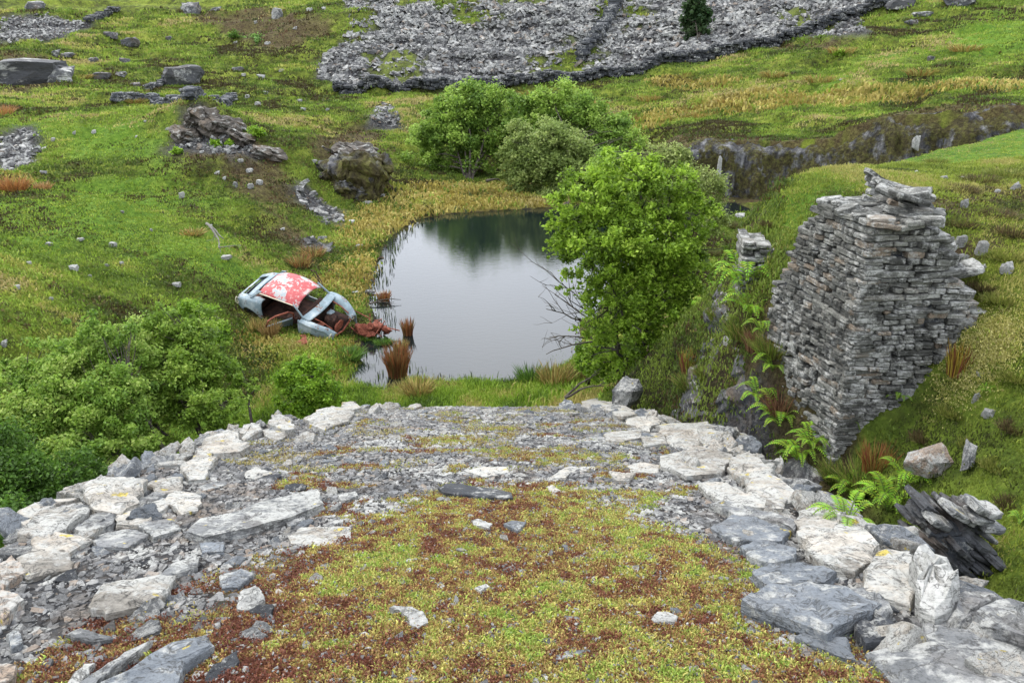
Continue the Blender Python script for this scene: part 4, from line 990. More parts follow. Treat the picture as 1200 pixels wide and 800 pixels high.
# dark rubble core so that joints read as deep gaps
def prism(name, pts, z0, z1, parent, mat):
    n = len(pts); V_ = [(*p, z0) for p in pts] + [(*p, z1) for p in pts]
    f = [list(range(n))[::-1], list(range(n, 2 * n))] + [[i, (i + 1) % n, n + (i + 1) % n, n + i] for i in range(n)]
    return link(name, to_mesh(name, np.array(V_), f), M[mat], parent)
def rubble_core(name, pts, parent):
    return link(name, to_mesh(name, *pts), M['slate_dark'], parent)
def poly_solid(front, back):
    n = len(front); V_ = np.array(front + back); f = [list(range(n)), list(range(n, 2 * n))[::-1]] + [[i, n + i, n + (i + 1) % n, (i + 1) % n] for i in range(n)]
    return V_, f
fr = [(.12,.12,-4.5),(.3,.12,-4.4),(.68,.12,-4.0),(.98,.12,-3.5),(1.1,.12,-3.0),(1.15,.12,-2.7),(.85,.12,-2.3),(.6,.12,-1.95),(.12,.12,-1.9)]
bk = [(-.08,.95,-4.5),(.3,.95,-4.4),(.68,.95,-4.0),(.98,.95,-3.5),(1.2,.95,-3.0),(1.25,.95,-2.7),(.9,.95,-2.3),(.6,.95,-1.95),(-.06,.95,-1.86)]
bk2 = [(-.22,1.6,-4.2),(.1,1.6,-4.0),(.5,1.9,-3.8),(.7,1.9,-3.4),(.8,1.9,-3.2),(.8,1.9,-3.1),(.6,1.9,-3.1),(.4,1.6,-3.0),(-.22,1.6,-3.0)]
off = np.array([0, 0, -zof])
for a, b in ((fr, bk), (bk, bk2)):
    rubble_core('rubble_core', poly_solid([tuple(np.array(p) + off) for p in a], [tuple(np.array(p) + off) for p in b]), pier)
# top: overlapping slabs climbing backwards, then the tumbled heap at the right
T, Mx, idx = [], [], []
r_ = np.random.default_rng(9)
for i in range(85):
    u, v_ = r_.uniform(0, 1), r_.uniform(0, 1)
    yy = 7.46 + 1.0 * v_; xx = 3.53 - .20 * v_ + u * (.56 + .1 * v_); zz = -1.84 + .05 * r_.random() + .02 * v_
    if u > .6: zz += .10 * (u - .6)
    T.append((xx - 3.45, yy - 7.5, zz - zof)); l_ = r_.uniform(.12, .34)
    Mx.append(np.array(Matrix.Rotation(r_.normal(0, .5), 3, 'Z') @ Matrix.Rotation(r_.normal(0, .09), 3, 'X') @ Matrix.Rotation(r_.normal(0, .07), 3, 'Y') @ Matrix.Diagonal((l_, l_ * r_.uniform(.4, .7), r_.uniform(.035, .07))))); idx.append(int(r_.integers(10)))
link('top_course', merge('top_course', BRICKS, np.array(idx), np.array(Mx), np.array(T)), M['masonry'], pier)
T, Mx, idx = [], [], []
for i in range(100):
    t_ = r_.random()
    xx = 3.9 + .80 * t_ + r_.normal(0, .09); yy = 7.75 + 1.1 * r_.random() * (1 - .6 * t_); top = np.interp(t_, [0, .25, .55, 1], [-1.62, -1.55, -1.95, -2.72])
    zz = top - r_.random() * .30
    T.append((xx - 3.45, yy - 7.5, zz - zof)); l_ = r_.uniform(.12, .40)
    Mx.append(np.array(Matrix.Rotation(r_.normal(-.3, .5), 3, 'Z') @ Matrix.Rotation(r_.normal(.2, .25), 3, 'Y') @ Matrix.Rotation(r_.normal(.1, .2), 3, 'X') @ Matrix.Diagonal((l_, l_ * r_.uniform(.4, .7), r_.uniform(.03, .07))))); idx.append(int(r_.integers(10)))
link('tumbled_stones', merge('tumbled_stones', BRICKS, np.array(idx), np.array(Mx), np.array(T)), M['masonry'], pier)

def small_wall(px, py, w_, hgt, Y, label, seed, th=(.05, .10), slope=0, mat='masonry', rise=None, yaw=0, dep=.5):
    p = atv(px, py, Y); root = empty('dry_stone_wall', p); tag(root, label, 'dry stone wall')
    ex_ = Vector((math.cos(yaw), math.sin(yaw), 0)); ey_ = Vector((math.sin(yaw), -math.cos(yaw), 0))
    fn = lambda s_, z: z < (hgt if rise is None else np.interp(s_, [0, w_], rise))
    wall_stones('stone_face', Vector((0, 0, 0)), ex_, ey_, Z_, fn, 0, w_, -.15, max([hgt] + list(rise or [])), root, mat, seed, th, (.12, .4), slope=slope)
    wall_stones('stone_backing', -ey_ * dep * .5, ex_, ey_, Z_, fn, 0, w_, -.15, max([hgt] + list(rise or [])), root, mat, seed + 1, th, (.12, .4), depth=dep, slope=slope)
    return root
small_wall(862, 362, .98, 1.0, 10.25, 'short broken piece of dry slate wall left of the pier above the ferns', 21, rise=(1.0, .62), slope=-.1, yaw=-.15)
small_wall(838, 520, .62, .80, 10.6, 'dark stepped slate courses low in the cut beyond the incline edge', 25, mat='slate_dark', rise=(.75, .7), th=(.06, .11), yaw=-.3)

# leaning stack at the lower right: slates on edge, tilted like books
stack = empty('leaning_slate_stack', atv(1118, 655, 4.75)); tag(stack, 'leaning stack of dark tilted slates between the right edge and the grass bank', 'slate stack')
r_ = np.random.default_rng(33); T, Mx, idx = [], [], []
for i in range(46):
    row = i // 9; u = (i % 9) / 8
    xx = -.20 + .44 * u + r_.normal(0, .015); zz = -.08 + row * .085 + .03 * u; yy = .02 + r_.normal(0, .05) + .05 * row
    l_ = r_.uniform(.14, .26)
    B = Matrix.Rotation(.62 + r_.normal(0, .10), 3, 'Y') @ Matrix.Rotation(r_.normal(.1, .12), 3, 'Z') @ Matrix.Diagonal((l_, r_.uniform(.16, .26), r_.uniform(.028, .055)))
    T.append((xx, yy, zz)); Mx.append(np.array(B)); idx.append(int(r_.integers(10)))
link('tilted_slates', merge('tilted_slates', BRICKS, np.array(idx), np.array(Mx), np.array(T)), M['boulder'], stack)
V_, F_ = rough_rock(r_, 22, (.42, .3, .42)); o = link('rubble_core', to_mesh('rubble_core', V_, F_), M['slate_dark'], stack); o.location = (.02, .12, .02)
T, Mx, idx = [], [], []
for xx, zz, l_, tl in [(-.02, .36, .26, .55), (.13, .33, .2, .3), (.10, .42, .16, .5), (-.16, .30, .22, .5), (.22, .26, .16, .2), (.2, .38, .12, .1)]:
    T.append((xx, .06, zz)); Mx.append(np.array(Matrix.Rotation(tl, 3, 'Y') @ Matrix.Rotation(.2, 3, 'Z') @ Matrix.Diagonal((l_, .18, .05)))); idx.append(int(r_.integers(10)))
link('loose_top_slates', merge('loose_top_slates', BRICKS, np.array(idx), np.array(Mx), np.array(T)), M['slate'], stack)

# ---------------------------------------------------------------- boulders and outcrops
ROCKS = [rough_rock(np.random.default_rng(70 + i), 24, (1, .8, .55 + .1 * (i % 3)), 2, .05) for i in range(7)]
def boulder(px, py, w_, h_, label, mat='boulder', cat='boulder', group='boulders on the hillside', k=0, rot=None, name='boulder', sink=.3, dpt=.8, p=None):
    """w_, h_ are picture sizes; real size follows from where it lies"""
    p = ground(px, py) if p is None else p; dist = p.y * CP - p.z * SP; W = w_ / F * dist; Hh = h_ / F * dist
    o = link(name, to_mesh(name, *ROCKS[k % 7]), M[mat]); o.location = p + Vector((0, W * dpt * .3, Hh * (.5 - sink * .6)))
    o.scale = (W, W * dpt, Hh / (.55 + .1 * (k % 3)) * 1.05); o.rotation_euler = (0, 0, rng.uniform(-.3, .3) if rot is None else rot)
    return tag(o, label, cat, group)
boulder(212, 100, 52, 30, 'big grey flat topped boulder in the middle of the upper left slope', k=1, rot=.2)
boulder(30, 100, 95, 34, 'long dark rock outcrop at the upper left margin', k=2, rot=.35)
boulder(52, 98, 56, 22, 'pale slab face leaning on the dark outcrop at the upper left', 'boulder', k=4, rot=.3)
boulder(222, 18, 26, 18, 'rounded grey boulder near the top of the left slope', k=3)
boulder(40, 12, 24, 12, 'small grey rock in the top left corner', k=5)
boulder(150, 55, 22, 12, 'grey boulder above the long stone ledge on the left slope', k=6)
boulder(128, 45, 16, 9, 'flat boulder up left of the grey boulder on the slope', k=0)
boulder(198, 48, 10, 7, 'small boulder near the top between two larger ones', k=1)
boulder(118, 93, 24, 9, 'low boulder right of the outcrop on the left slope', k=2)
boulder(140, 90, 16, 7, 'small boulder right of the low one on the left slope', k=3)
boulder(62, 66, 14, 9, 'dark boulder above the left outcrop', k=4)
boulder(76, 68, 20, 7, 'flat rock just right of the dark boulder on the left', k=5)
boulder(108, 73, 12, 6, 'little rock in the centre of the upper left slope', k=6)
boulder(145, 75, 12, 8, 'round little rock below the grey boulder', k=0)
boulder(278, 84, 16, 7, 'grey rock right of the big flat topped boulder', k=1)
boulder(325, 22, 14, 14, 'pale upright stone in the hollow at the top left', 'slate', k=2)
boulder(158, 101, 12, 5, 'small flat stone above the ledge', k=3)
boulder(250, 14, 16, 7, 'stony patch of rock beside the rounded boulder at the top', k=4)
boulder(1060, 10, 34, 14, 'dark flat outcrop at the top right', k=5); boulder(1125, 8, 46, 14, 'larger dark outcrop at the top right corner', k=6)
boulder(1082, 20, 26, 8, 'grey slab outcrop under the dark one at the top right', k=1); boulder(1092, 72, 10, 7, 'lone grey stone on the right moor', k=2)
boulder(1070, 30, 16, 8, 'small reddish grey outcrop at the upper right', k=3)
boulder(950, 35, 20, 8, 'pale stones at the right end of the slate tip', 'tip', k=3)
boulder(1092, 565, 62, 40, 'large brown and cream boulder on the grass under the pier', 'brown_stone', k=3, rot=.5, group='stones on the right bank', sink=.15)
boulder(1136, 553, 26, 36, 'grey upright stone right of the brown boulder', 'slate', k=4, group='stones on the right bank', rot=1.2, sink=.12)
for px, py, w_, h_, lab in [(1160, 490, 15, 14, 'square white stone on the middle of the right bank'), (1144, 470, 8, 16, 'thin pointed pale stone left of the square white one'), (1149, 442, 11, 8, 'small pale stone under the yellow moss'),
                    (1152, 298, 14, 20, 'upright white stone right of the pier top'), (1181, 322, 16, 20, 'tilted pale slate on the right margin'), (1126, 290, 14, 22, 'pale slate leaning beside the pier shoulder'),
                    (1131, 244, 10, 14, 'pale upright stone on the slope behind the pier'), (1103, 252, 14, 10, 'whitish flat stone behind the tumbled stones'), (1170, 226, 7, 5, 'small white stone high on the right bank'),
                    (1105, 210, 12, 5, 'little pale stone on the plateau rim'), (1190, 223, 12, 12, 'white stone at the right margin below the plateau'), (1130, 305, 16, 8, 'grey slate in the grass touching the pier'),
                    (1151, 316, 10, 8, 'small bluish stone under the upright white one'), (1073, 203, 7, 4, 'tiny pale stone on the plateau edge'), (1138, 384, 40, 20, 'pale slab sticking out at the right foot of the pier'),
                    (1062, 466, 26, 24, 'grey triangular slab standing under the overhanging foot of the pier'), (868, 256, 12, 8, 'small pale stone on the heathery rim of the plateau')]:
    boulder(px, py, w_, h_, lab, 'white_stone' if 'white' in lab or 'pale' in lab else 'slate', 'stone', 'stones on the right bank', k=int(rng.integers(7)), sink=.42)
s = NT('yellow_moss'); s.color(s.ramp(s.noise(22, 5, .7), [(.3, (.20, .19, .05)), (.5, (.40, .37, .12)), (.7, (.55, .50, .22))])); s.bump(s.noise(45, 4, .7), 1, .03); M['yellow_moss'] = s.m
g_ = ground(1156, 410); n = 5200; x = g_.x + rng.normal(0, .17, n); y = g_.y + rng.normal(0, .16, n); lump = .05 * np.exp(-((x - g_.x) / .2) ** 2 - ((y - g_.y) / .2) ** 2) + .02 * fbm(x / .08, y / .08, 3, 6)
h_ = rng.uniform(.010, .022, n); blades('yellow_moss', x, y, Hz(x, y) + np.maximum(lump, 0) * .8, h_, h_ * .6, 4, 'blade', pick([(.34, .33, .08), (.46, .43, .14), (.55, .50, .2)], rng.random(n)), 'soft pale yellow moss at the right foot of the pier', 'moss', 2.5, 1.2)
# rocky knoll above the far left shore
CRAGS = [rough_rock(np.random.default_rng(170 + i), 40, (1, .85, .7), 5, .16) for i in range(3)]
kn = empty('rock_outcrop', ground(412, 236)); tag(kn, 'craggy brown and grey rock outcrop above the far left shore of the pond', 'rock outcrop')
for (dx_, dy_, dz_, sx_, sy_, sz_, k_, mt_) in [(0, 1.4, .9, 2.7, 2.4, 2.9, 1, 'crag'), (-1.1, 1.7, .9, 2.6, 2.4, 2.6, 2, 'crag'), (.8, 1.0, .7, 1.4, 1.6, 2.7, 3, 'crag'), (-.4, .7, .3, 1.8, 1.2, 1.8, 5, 'crag'), (-1.7, 1.5, .6, 1.6, 2, 1.8, 4, 'crag'), (.3, .5, .2, 1.1, .9, 1.0, 6, 'boulder')]:
    o = link('crag', to_mesh('crag', *CRAGS[k_ % 3]), M['cliff'], kn); o.location = (dx_, dy_, dz_); o.scale = (sx_, sy_, sz_); o.rotation_euler = (0, .15 * (k_ % 2), .4 * k_)
mo = empty('rock_outcrop', ground(240, 168)); tag(mo, 'dark crumbling slate crag forming the peak of the mound on the left slope', 'rock outcrop')
for (dx_, dy_, dz_, sx_, sy_, sz_, k_) in [(-.5, 1.2, .9, 1.9, 1.8, 1.9, 0), (.5, 1.0, .5, 2.2, 1.6, 1.5, 1), (1.7, .6, 0, 2.4, 1.4, 1.2, 2), (-1.1, .8, .2, 1.5, 1.5, 1.2, 1), (2.9, -.4, -.4, 1.9, 1.4, 1.0, 0)]:
    o = link('crag', to_mesh('crag', *CRAGS[k_ % 3]), M['crag'], mo); o.location = (dx_, dy_, dz_); o.scale = (sx_, sy_, sz_); o.rotation_euler = (.2 * k_, .25, .7 * k_)
for (dx_, dy_, dz_, sx_, sy_, sz_, k_) in [(-2.3, 2.0, .5, 2.6, 2.4, 1.8, 0), (-1.6, 3.2, 1.3, 2.6, 2.4, 1.7, 2), (-.2, 3.0, 1.6, 2.4, 2.0, 1.7, 1), (.9, 2.2, 1.1, 1.6, 1.8, 2.2, 0), (-1.7, .5, -.1, 1.7, 1.2, 1.1, 1)]:
    o = link('crag', to_mesh('crag', *CRAGS[k_ % 3]), M['crag'] if k_ else M['cliff'], kn); o.location = (dx_, dy_, dz_); o.scale = (sx_, sy_, sz_); o.rotation_euler = (.15, .2 * k_, .8 * k_)
# pale stones dotted on the left hillside
WS = [(85,318,13,10),(132,290,10,8),(57,288,9,5),(213,233,8,12),(93,283,9,5),(142,310,6,5),(125,313,6,6),(253,205,8,6),(206,337,12,8),(264,305,14,7),(292,203,10,7),(304,217,9,8),(281,191,8,6),(293,222,8,9),(276,220,6,9),(262,211,6,6),(302,125,8,7),
      (368,191,8,5),(396,209,7,6),(351,120,7,5),(311,111,7,5),(290,115,6,5),(270,115,7,5),(355,130,6,5),(322,178,9,5),(195,153,5,5),(110,157,6,6),(86,158,5,6),(62,166,6,6),(15,223,12,5),(50,204,8,5),(160,162,5,4),(170,144,4,4),(384,130,5,4),(300,28,6,5),
      (313,53,8,5),(362,14,8,6),(379,12,6,5),(275,52,6,5),(345,35,6,5),(330,85,7,5),(285,90,6,5),(305,92,10,6),(420,236,9,5),(430,240,12,5),(412,262,10,5),(448,232,7,7),(420,290,10,4),(236,180,6,4),(143,250,5,4),(177,272,4,6),(33,310,7,5),(3,407,10,12),
      (330,270,7,4),(246,266,6,4),(105,325,5,4),(60,352,6,5),(20,340,8,8),(985,95,5,3),(1128,210,5,4)]
for px, py, w_, h_ in WS:
    boulder(px, py, w_, h_ * .8, 'small pale stone lying loose in the hillside grass', 'white_stone' if rng.random() < .7 else 'slate', 'stone', 'pale stones dotted on the hillside', k=int(rng.integers(7)), name='pale_stone', sink=.15)

# ---------------------------------------------------------------- long far wall below the tip
def far_wall(pts, hgt, wd, label, seed, cat='dry stone wall'):
    r = np.random.default_rng(seed); T, Mx, idx = [], [], []
    p0 = pts[0]
    for a, b in zip(pts[:-1], pts[1:]):
        d = (b - a); d.z = 0; L_ = d.length; n = int(L_ / .17)
        dn = d.normalized(); an = math.atan2(dn.y, dn.x)
        xs = np.linspace(0, 1, n + 1)[:-1]
        P = np.array([a.x, a.y])[None] + xs[:, None] * np.array([b.x - a.x, b.y - a.y]); zz = Hz(P[:, 0], P[:, 1])
        for (x_, y_), z_ in zip(P, zz):
            hh = hgt * (.8 + .4 * vnoise(x_ * .9, y_ * .9, 4))
            for k in range(4):
                T.append((x_ + r.normal(0, .05) - p0.x, y_ + r.normal(0, wd * .3) - p0.y, z_ + hh * (k + .6) / 4 * r.uniform(.9, 1.1) - p0.z))
                Mx.append(np.array(Matrix.Rotation(an + r.normal(0, .3), 3, 'Z') @ Matrix.Rotation(r.normal(0, .15), 3, 'Y') @ Matrix.Diagonal((r.uniform(.3, .6), wd * r.uniform(.7, 1.1), hgt / 4 * r.uniform(.8, 1.3))))); idx.append(int(r.integers(10)))
    o = link('dry_stone_wall', merge('dry_stone_wall', BRICKS, np.array(idx), np.array(Mx), np.array(T)), M['slate_dark'] if cat == 'dry stone wall' else M['boulder'])
    o.location = p0; return tag(o, label, cat)
def lifted(pts): return [ground(*p) for p in pts]
far_wall(WALL_LINE, .75, .8, 'long dark dry stone wall running along the foot of the slate tip', 41)
far_wall(lifted([(680,72),(700,45),(712,28),(722,8),(726,-6)]), .9, 1.0, 'dark stone wall climbing straight up the slate tip', 43)
far_wall(lifted([(135,118),(180,118),(225,117),(268,117),(278,117)]), .5, .5, 'low broken line of stones edging the old track on the left slope', 45)
far_wall(lifted([(105,28),(120,20),(137,14)]), .5, .8, 'short dark ledge of stones at the top left', 46)
far_wall(lifted([(175,106),(190,100),(208,95)]), .35, .5, 'thin dark line of stones left of the flat topped boulder', 47)
# ---------------------------------------------------------------- trees
s = NT('leaf'); a_ = s.attr('tint'); s.color(a_.outputs['Color']); s.b.inputs['Roughness'].default_value = .5; s.b.inputs['Specular IOR Level'].default_value = .3
tr = s.n('ShaderNodeBsdfTranslucent'); s.l(a_.outputs['Color'], tr.inputs[0]); mx_ = s.n('ShaderNodeMixShader'); mx_.inputs[0].default_value = .48
s.l(s.b.outputs[0], mx_.inputs[1]); s.l(tr.outputs[0], mx_.inputs[2]); s.l(mx_.outputs[0], s.out.inputs[0]); M['leaf'] = s.m
s = NT('bark'); s.color(s.ramp(s.noise(9, 5, .7), [(.3, (.035, .028, .022)), (.55, (.085, .072, .058)), (.75, (.19, .18, .15))])); s.bump(s.noise(22, 5, .7, s.scaled(1, 1, .3)), .8, .03); M['bark'] = s.m
s = NT('grey_bark'); s.color(s.ramp(s.noise(9, 5, .7), [(.3, (.08, .075, .065)), (.7, (.22, .21, .18))])); M['twig'] = s.m
def tube_arrays(paths):
    """paths: list of (points (k,3), radii (k,)) -> verts, quads (5 sided)"""
    Vs, Qs = [], []; off = 0; S = 5; an = np.arange(S) / S * 2 * np.pi
    for P, R in paths:
        P = np.asarray(P, float); k = len(P); d = np.gradient(P, axis=0); d /= np.linalg.norm(d, axis=1)[:, None] + 1e-9
        ref = np.where(np.abs(d[:, 2:3]) > .9, np.array([[1., 0, 0]]), np.array([[0, 0, 1.]]))
        u = np.cross(d, ref); u /= np.linalg.norm(u, axis=1)[:, None] + 1e-9; v = np.cross(d, u)
        ring = P[:, None, :] + (np.cos(an)[None, :, None] * u[:, None, :] + np.sin(an)[None, :, None] * v[:, None, :]) * np.asarray(R)[:, None, None]
        Vs.append(ring.reshape(-1, 3))
        a = (np.arange(k - 1)[:, None] * S + np.arange(S)[None]); b = (np.arange(k - 1)[:, None] * S + (np.arange(S)[None] + 1) % S)
        Qs.append(np.stack([a, b, b + S, a + S], -1).reshape(-1, 4) + off); off += k * S
    return np.concatenate(Vs), np.concatenate(Qs)
def limb(a, b, r0, r1, rg, k=7, wob=.07, sag=0.0):
    t = np.linspace(0, 1, k)[:, None]; L_ = np.linalg.norm(b - a)
    P = a + (b - a) * t + np.cumsum(rg.normal(0, wob * L_ / k, (k, 3)), 0) * (1 - (2 * t - 1) ** 2)
    P[:, 2] += sag * L_ * (4 * t[:, 0] * (1 - t[:, 0]))
    return P, np.linspace(r0, r1, k)
def tree(name, label, cat, group, base, blobs, n_leaf, leaf, pal, seed, stems=4, r_trunk=.09, clusters=60, cl=.24, bark='bark', shell=.5, dark=(.45, .75), bare_tw=0, flat=.8):
    """blobs: (px, py, Y, radius in picture pixels)"""
    rg = np.random.default_rng(seed); base = Vector(base); B = np.array(base)
    C, R = [], []
    for px, py, Y, rp in blobs:
        p = at(px, py, Y); d = p[1] * CP - p[2] * SP; C.append(p); R.append(rp / F * d)
    C = np.array(C); R = np.array(R); w = R ** 2.2 / (R ** 2.2).sum()
    n_cl = clusters * len(blobs); bi = rg.choice(len(blobs), n_cl, p=w)
    v = rg.normal(0, 1, (n_cl, 3)); v /= np.linalg.norm(v, axis=1)[:, None]
    rad = rg.random(n_cl) ** (1 / 3 * (1 - shell) + .12)
    cc = C[bi] + v * (R[bi] * rad)[:, None] * np.array([1, flat, .92])
    cc[:, 2] = np.maximum(cc[:, 2], B[2] + .12)
    crad = R[bi] * cl * rg.uniform(.5, 1.3, n_cl)
    # leaves
    lw = crad ** 1.6; li = rg.choice(n_cl, n_leaf, p=lw / lw.sum())
    off = rg.normal(0, 1, (n_leaf, 3)) * crad[li][:, None] * np.array([.62, .62, .5])
    pos = cc[li] + off
    kill = pos[:, 2] < B[2] + .05; pos[kill, 2] = B[2] + .05 + rg.random(kill.sum()) * .3
    L_ = leaf * rg.uniform(.6, 1.35, n_leaf); Rm = rotm(n_leaf, rg, .75)
    q = np.array([[-.5, 0, 0], [0, .30, .06], [.55, 0, -.04], [0, -.30, .06]])
    P = np.einsum('nij,vj->nvi', Rm, q) * L_[:, None, None] + (pos - B)[:, None, :]
    t = rg.random(n_leaf) * .40 + .60 * rg.random(n_cl)[li] ** .8
    col = pick(pal, np.clip(t, 0, .999), rg, .14) * np.array([1.12, 1.08, .82])
    root = empty(name, base); tag(root, label, cat, group)
    me_ = quads('crown', P.reshape(-1, 3), np.arange(n_leaf * 4).reshape(-1, 4), {'tint': np.repeat(col, 4, 0)}); link('crown', me_, M['leaf'], root)
    # limbs
    paths = []; heads = []
    for k in range(stems):
        tgt = C[rg.choice(len(C), p=w)] + rg.normal(0, .15, 3) * R.mean(); st = B + np.array([rg.normal(0, r_trunk * 1.8), rg.normal(0, r_trunk * 1.5), -.15])
        Pq, Rq = limb(st, tgt, r_trunk * rg.uniform(.6, 1), r_trunk * .22, rg, 9, .10, .05); paths.append((Pq - B, Rq)); heads.append((Pq, Rq))
    allp = np.concatenate([h[0][2:] for h in heads]); allr = np.concatenate([h[1][2:] for h in heads])
    for j in rg.permutation(n_cl)[:min(n_cl, 170)]:
        d = np.linalg.norm(allp - cc[j], axis=1) + .6 * np.maximum(0, allp[:, 2] - cc[j, 2]); i = np.argmin(d)
        Pq, Rq = limb(allp[i], cc[j] + rg.normal(0, .3, 3) * crad[j], min(allr[i] * .6, r_trunk * .3), leaf * .05 + .002, rg, 6, .12, .06); paths.append((Pq - B, Rq))
    Vt, Qt = tube_arrays(paths); link('trunk', quads('trunk', Vt, Qt, None, True), M[bark], root)
    return root
FRESH = [(.07, .14, .018), (.12, .23, .025), (.17, .31, .03), (.23, .38, .045), (.29, .43, .07)]
MID = [(.08, .15, .035), (.13, .23, .05), (.19, .31, .065), (.25, .38, .085), (.31, .44, .12)]
GREY = [(.11, .16, .05), (.17, .24, .08), (.23, .31, .11), (.30, .37, .16)]
DARK = [(.03, .065, .012), (.055, .12, .02), (.08, .17, .03), (.11, .21, .035)]
TG = 'willows round the pond'
tree('willow_tree', 'large bright green willow right of centre between the pond and the cut', 'tree', TG, Vector((2.5, 15.3, gz(2.5, 15.3))),
     [(690,238,15.6,44),(735,215,15.8,44),(782,228,15.8,42),(812,262,15.8,36),(700,292,15.2,52),(758,288,15.4,55),(798,318,15.6,42),(668,268,15.2,30),(722,350,15,46),(770,362,15.2,44),(728,402,15,34),(650,290,15,16),(715,190,16,20),(690,380,14.8,22),(632,288,15,7),(645,302,15,10),(742,185,16,16),(680,205,16,16),(832,240,15.8,14),(840,285,15.6,12),(665,330,15,16),(722,172,16,9),(760,425,15,30),(700,420,14.9,26),(795,405,15.2,26),(735,435,14.6,28),(780,440,14.9,24),(705,445,14.6,20),(755,455,14.4,18),(750,390,14.6,34),(810,380,15.2,26)],
     62000, .078, [(.07, .12, .018), (.13, .22, .028), (.20, .33, .04), (.27, .42, .055), (.35, .49, .09)], 3, stems=10, r_trunk=.075, clusters=30, cl=.15, shell=.45, flat=.9)
tree('willow_tree', 'pale grey green willow looking over the top right of the large bright willow', 'tree', TG, ground(800, 300),
     [(790,205,19,34),(820,225,19,30),(768,190,19,22),(835,258,19,22),(800,180,19,14)], 15000, .075, [(.15, .20, .07), (.22, .29, .10), (.29, .35, .15)], 4, stems=6, r_trunk=.05, clusters=30, cl=.25)
tree('willow_tree', 'round green willow at the far end of the pond, leftmost of the far group', 'tree', TG, ground(548, 209),
     [(545,128,47,38),(510,148,47,32),(578,136,47,36),(535,168,46.5,36),(496,180,46.5,26),(570,175,47,34),(540,112,47,20),(600,130,48,26),(590,160,47.5,32),(612,150,47,24)], 52000, .17, MID, 5, stems=8, r_trunk=.11, clusters=36, cl=.19)
tree('willow_tree', 'green willow furthest back in the far group, behind the grey green one', 'tree', TG, ground(690, 214),
     [(648,122,49,30),(668,140,49,38),(702,152,48,34),(728,168,47,26),(626,142,49,34),(690,185,47,28),(640,104,49,10)], 42000, .17, MID, 6, stems=6, r_trunk=.10, clusters=36, cl=.19)
tree('willow_tree', 'grey green sallow hanging over the far shore of the pond', 'tree', TG, Vector(at(640, 238, 41.5)),
     [(625,172,42,36),(652,182,41.5,38),(604,190,42,24),(640,212,41,34),(676,205,41.5,28),(610,215,41.5,20),(655,228,41,22),(690,225,41.5,20)], 42000, .15, GREY, 8, stems=7, r_trunk=.09, clusters=36, cl=.18)
tree('willow_tree', 'low bushy willow on the far shore between the grey sallow and the bright near willow', 'tree', TG, ground(728, 232),
     [(715,200,38,24),(745,210,38,24),(705,222,37,18),(730,225,37,20)], 14000, .14, MID, 9, stems=5, r_trunk=.06, clusters=26, cl=.28)
tree('willow_tree', 'wide pale green willow at the left margin below the near incline edge', 'tree', TG, Vector((-5.9, 12.2, -8.3)),
     [(60,432,13,44),(108,402,13.2,42),(155,405,13.2,36),(92,468,12.5,56),(48,500,12.2,52),(140,470,12.4,50),(105,530,11.6,52),(40,560,11.2,48),(150,530,11.6,42),(20,455,12.8,40)],
     80000, .062, [(.08, .15, .03), (.13, .24, .04), (.19, .31, .06), (.25, .37, .09), (.33, .43, .14)], 10, stems=9, r_trunk=.08, clusters=52, cl=.17)
tree('willow_tree', 'willow with dark bare stems right of the wide one on the left', 'tree', TG, Vector((-4.95, 12.6, -8.4)),
     [(190,400,14,36),(232,412,14,40),(256,440,13.6,30),(205,450,13.4,44),(245,480,13,36),(285,455,13.6,18),(190,375,14.2,22),(240,375,14.4,20),(180,500,12.8,30),(280,490,13,14)],
     46000, .062, [(.08, .14, .025), (.14, .24, .04), (.20, .32, .055), (.27, .38, .09)], 11, stems=12, r_trunk=.085, clusters=46, cl=.17)
tree('willow_tree', 'dark green bush in the bottom left hollow outside the incline edge', 'bush', TG, Vector((-5.4, 8.4, -7.9)),
     [(20,580,9.6,52),(60,572,9.8,44),(100,556,10.4,36),(-10,545,9.8,50),(30,620,8.8,44)], 42000, .055, DARK, 12, stems=7, r_trunk=.05, clusters=40, cl=.24)
tree('willow_tree', 'sparse young willow between the left willow and the car wreck', 'tree', TG, ground(268, 400),
     [(240,368,18.4,18),(222,360,18.4,15),(258,390,18,15),(205,365,18.4,12)], 5500, .065, FRESH, 13, stems=5, r_trunk=.035, clusters=24, cl=.28)
tree('willow_bush', 'small bright willow bush behind the left end of the incline', 'bush', TG, Vector((-3.5, 14.2, -8.25)),
     [(345,445,14,20),(372,442,14,20),(360,425,14.2,14),(358,466,13.8,24),(385,460,13.8,18),(335,470,13.8,14)], 20000, .055, FRESH, 14, stems=6, r_trunk=.035, clusters=30, cl=.25)
tree('willow_bush', 'small yellow green bush at the foot of the large near willow', 'bush', TG, ground(690, 452),
     [(688,418,15.6,18),(702,400,15.6,14),(700,432,15.2,16)], 6000, .06, FRESH, 15, stems=4, r_trunk=.03, clusters=24, cl=.28)
tree('thorn_bush', 'lone pale green bush in the hollow of the upper left slope', 'bush', None, ground(298, 66),
     [(298,54,77,12),(308,58,77,9),(288,60,77,9)], 3500, .30, [(.08, .17, .05), (.13, .25, .08), (.18, .3, .1)], 16, stems=3, r_trunk=.1, clusters=20, cl=.3)
tree('pine_tree', 'dark scrubby conifer growing on the slate tip', 'tree', None, ground(818, 52),
     [(818,44,73,10),(816,32,73,15),(820,18,73,14),(815,6,73,13),(808,24,73,10),(826,38,73,9)], 5200, .32, [(.02, .05, .02), (.04, .08, .035), (.06, .10, .05)], 17, stems=2, r_trunk=.12, clusters=26, cl=.3)
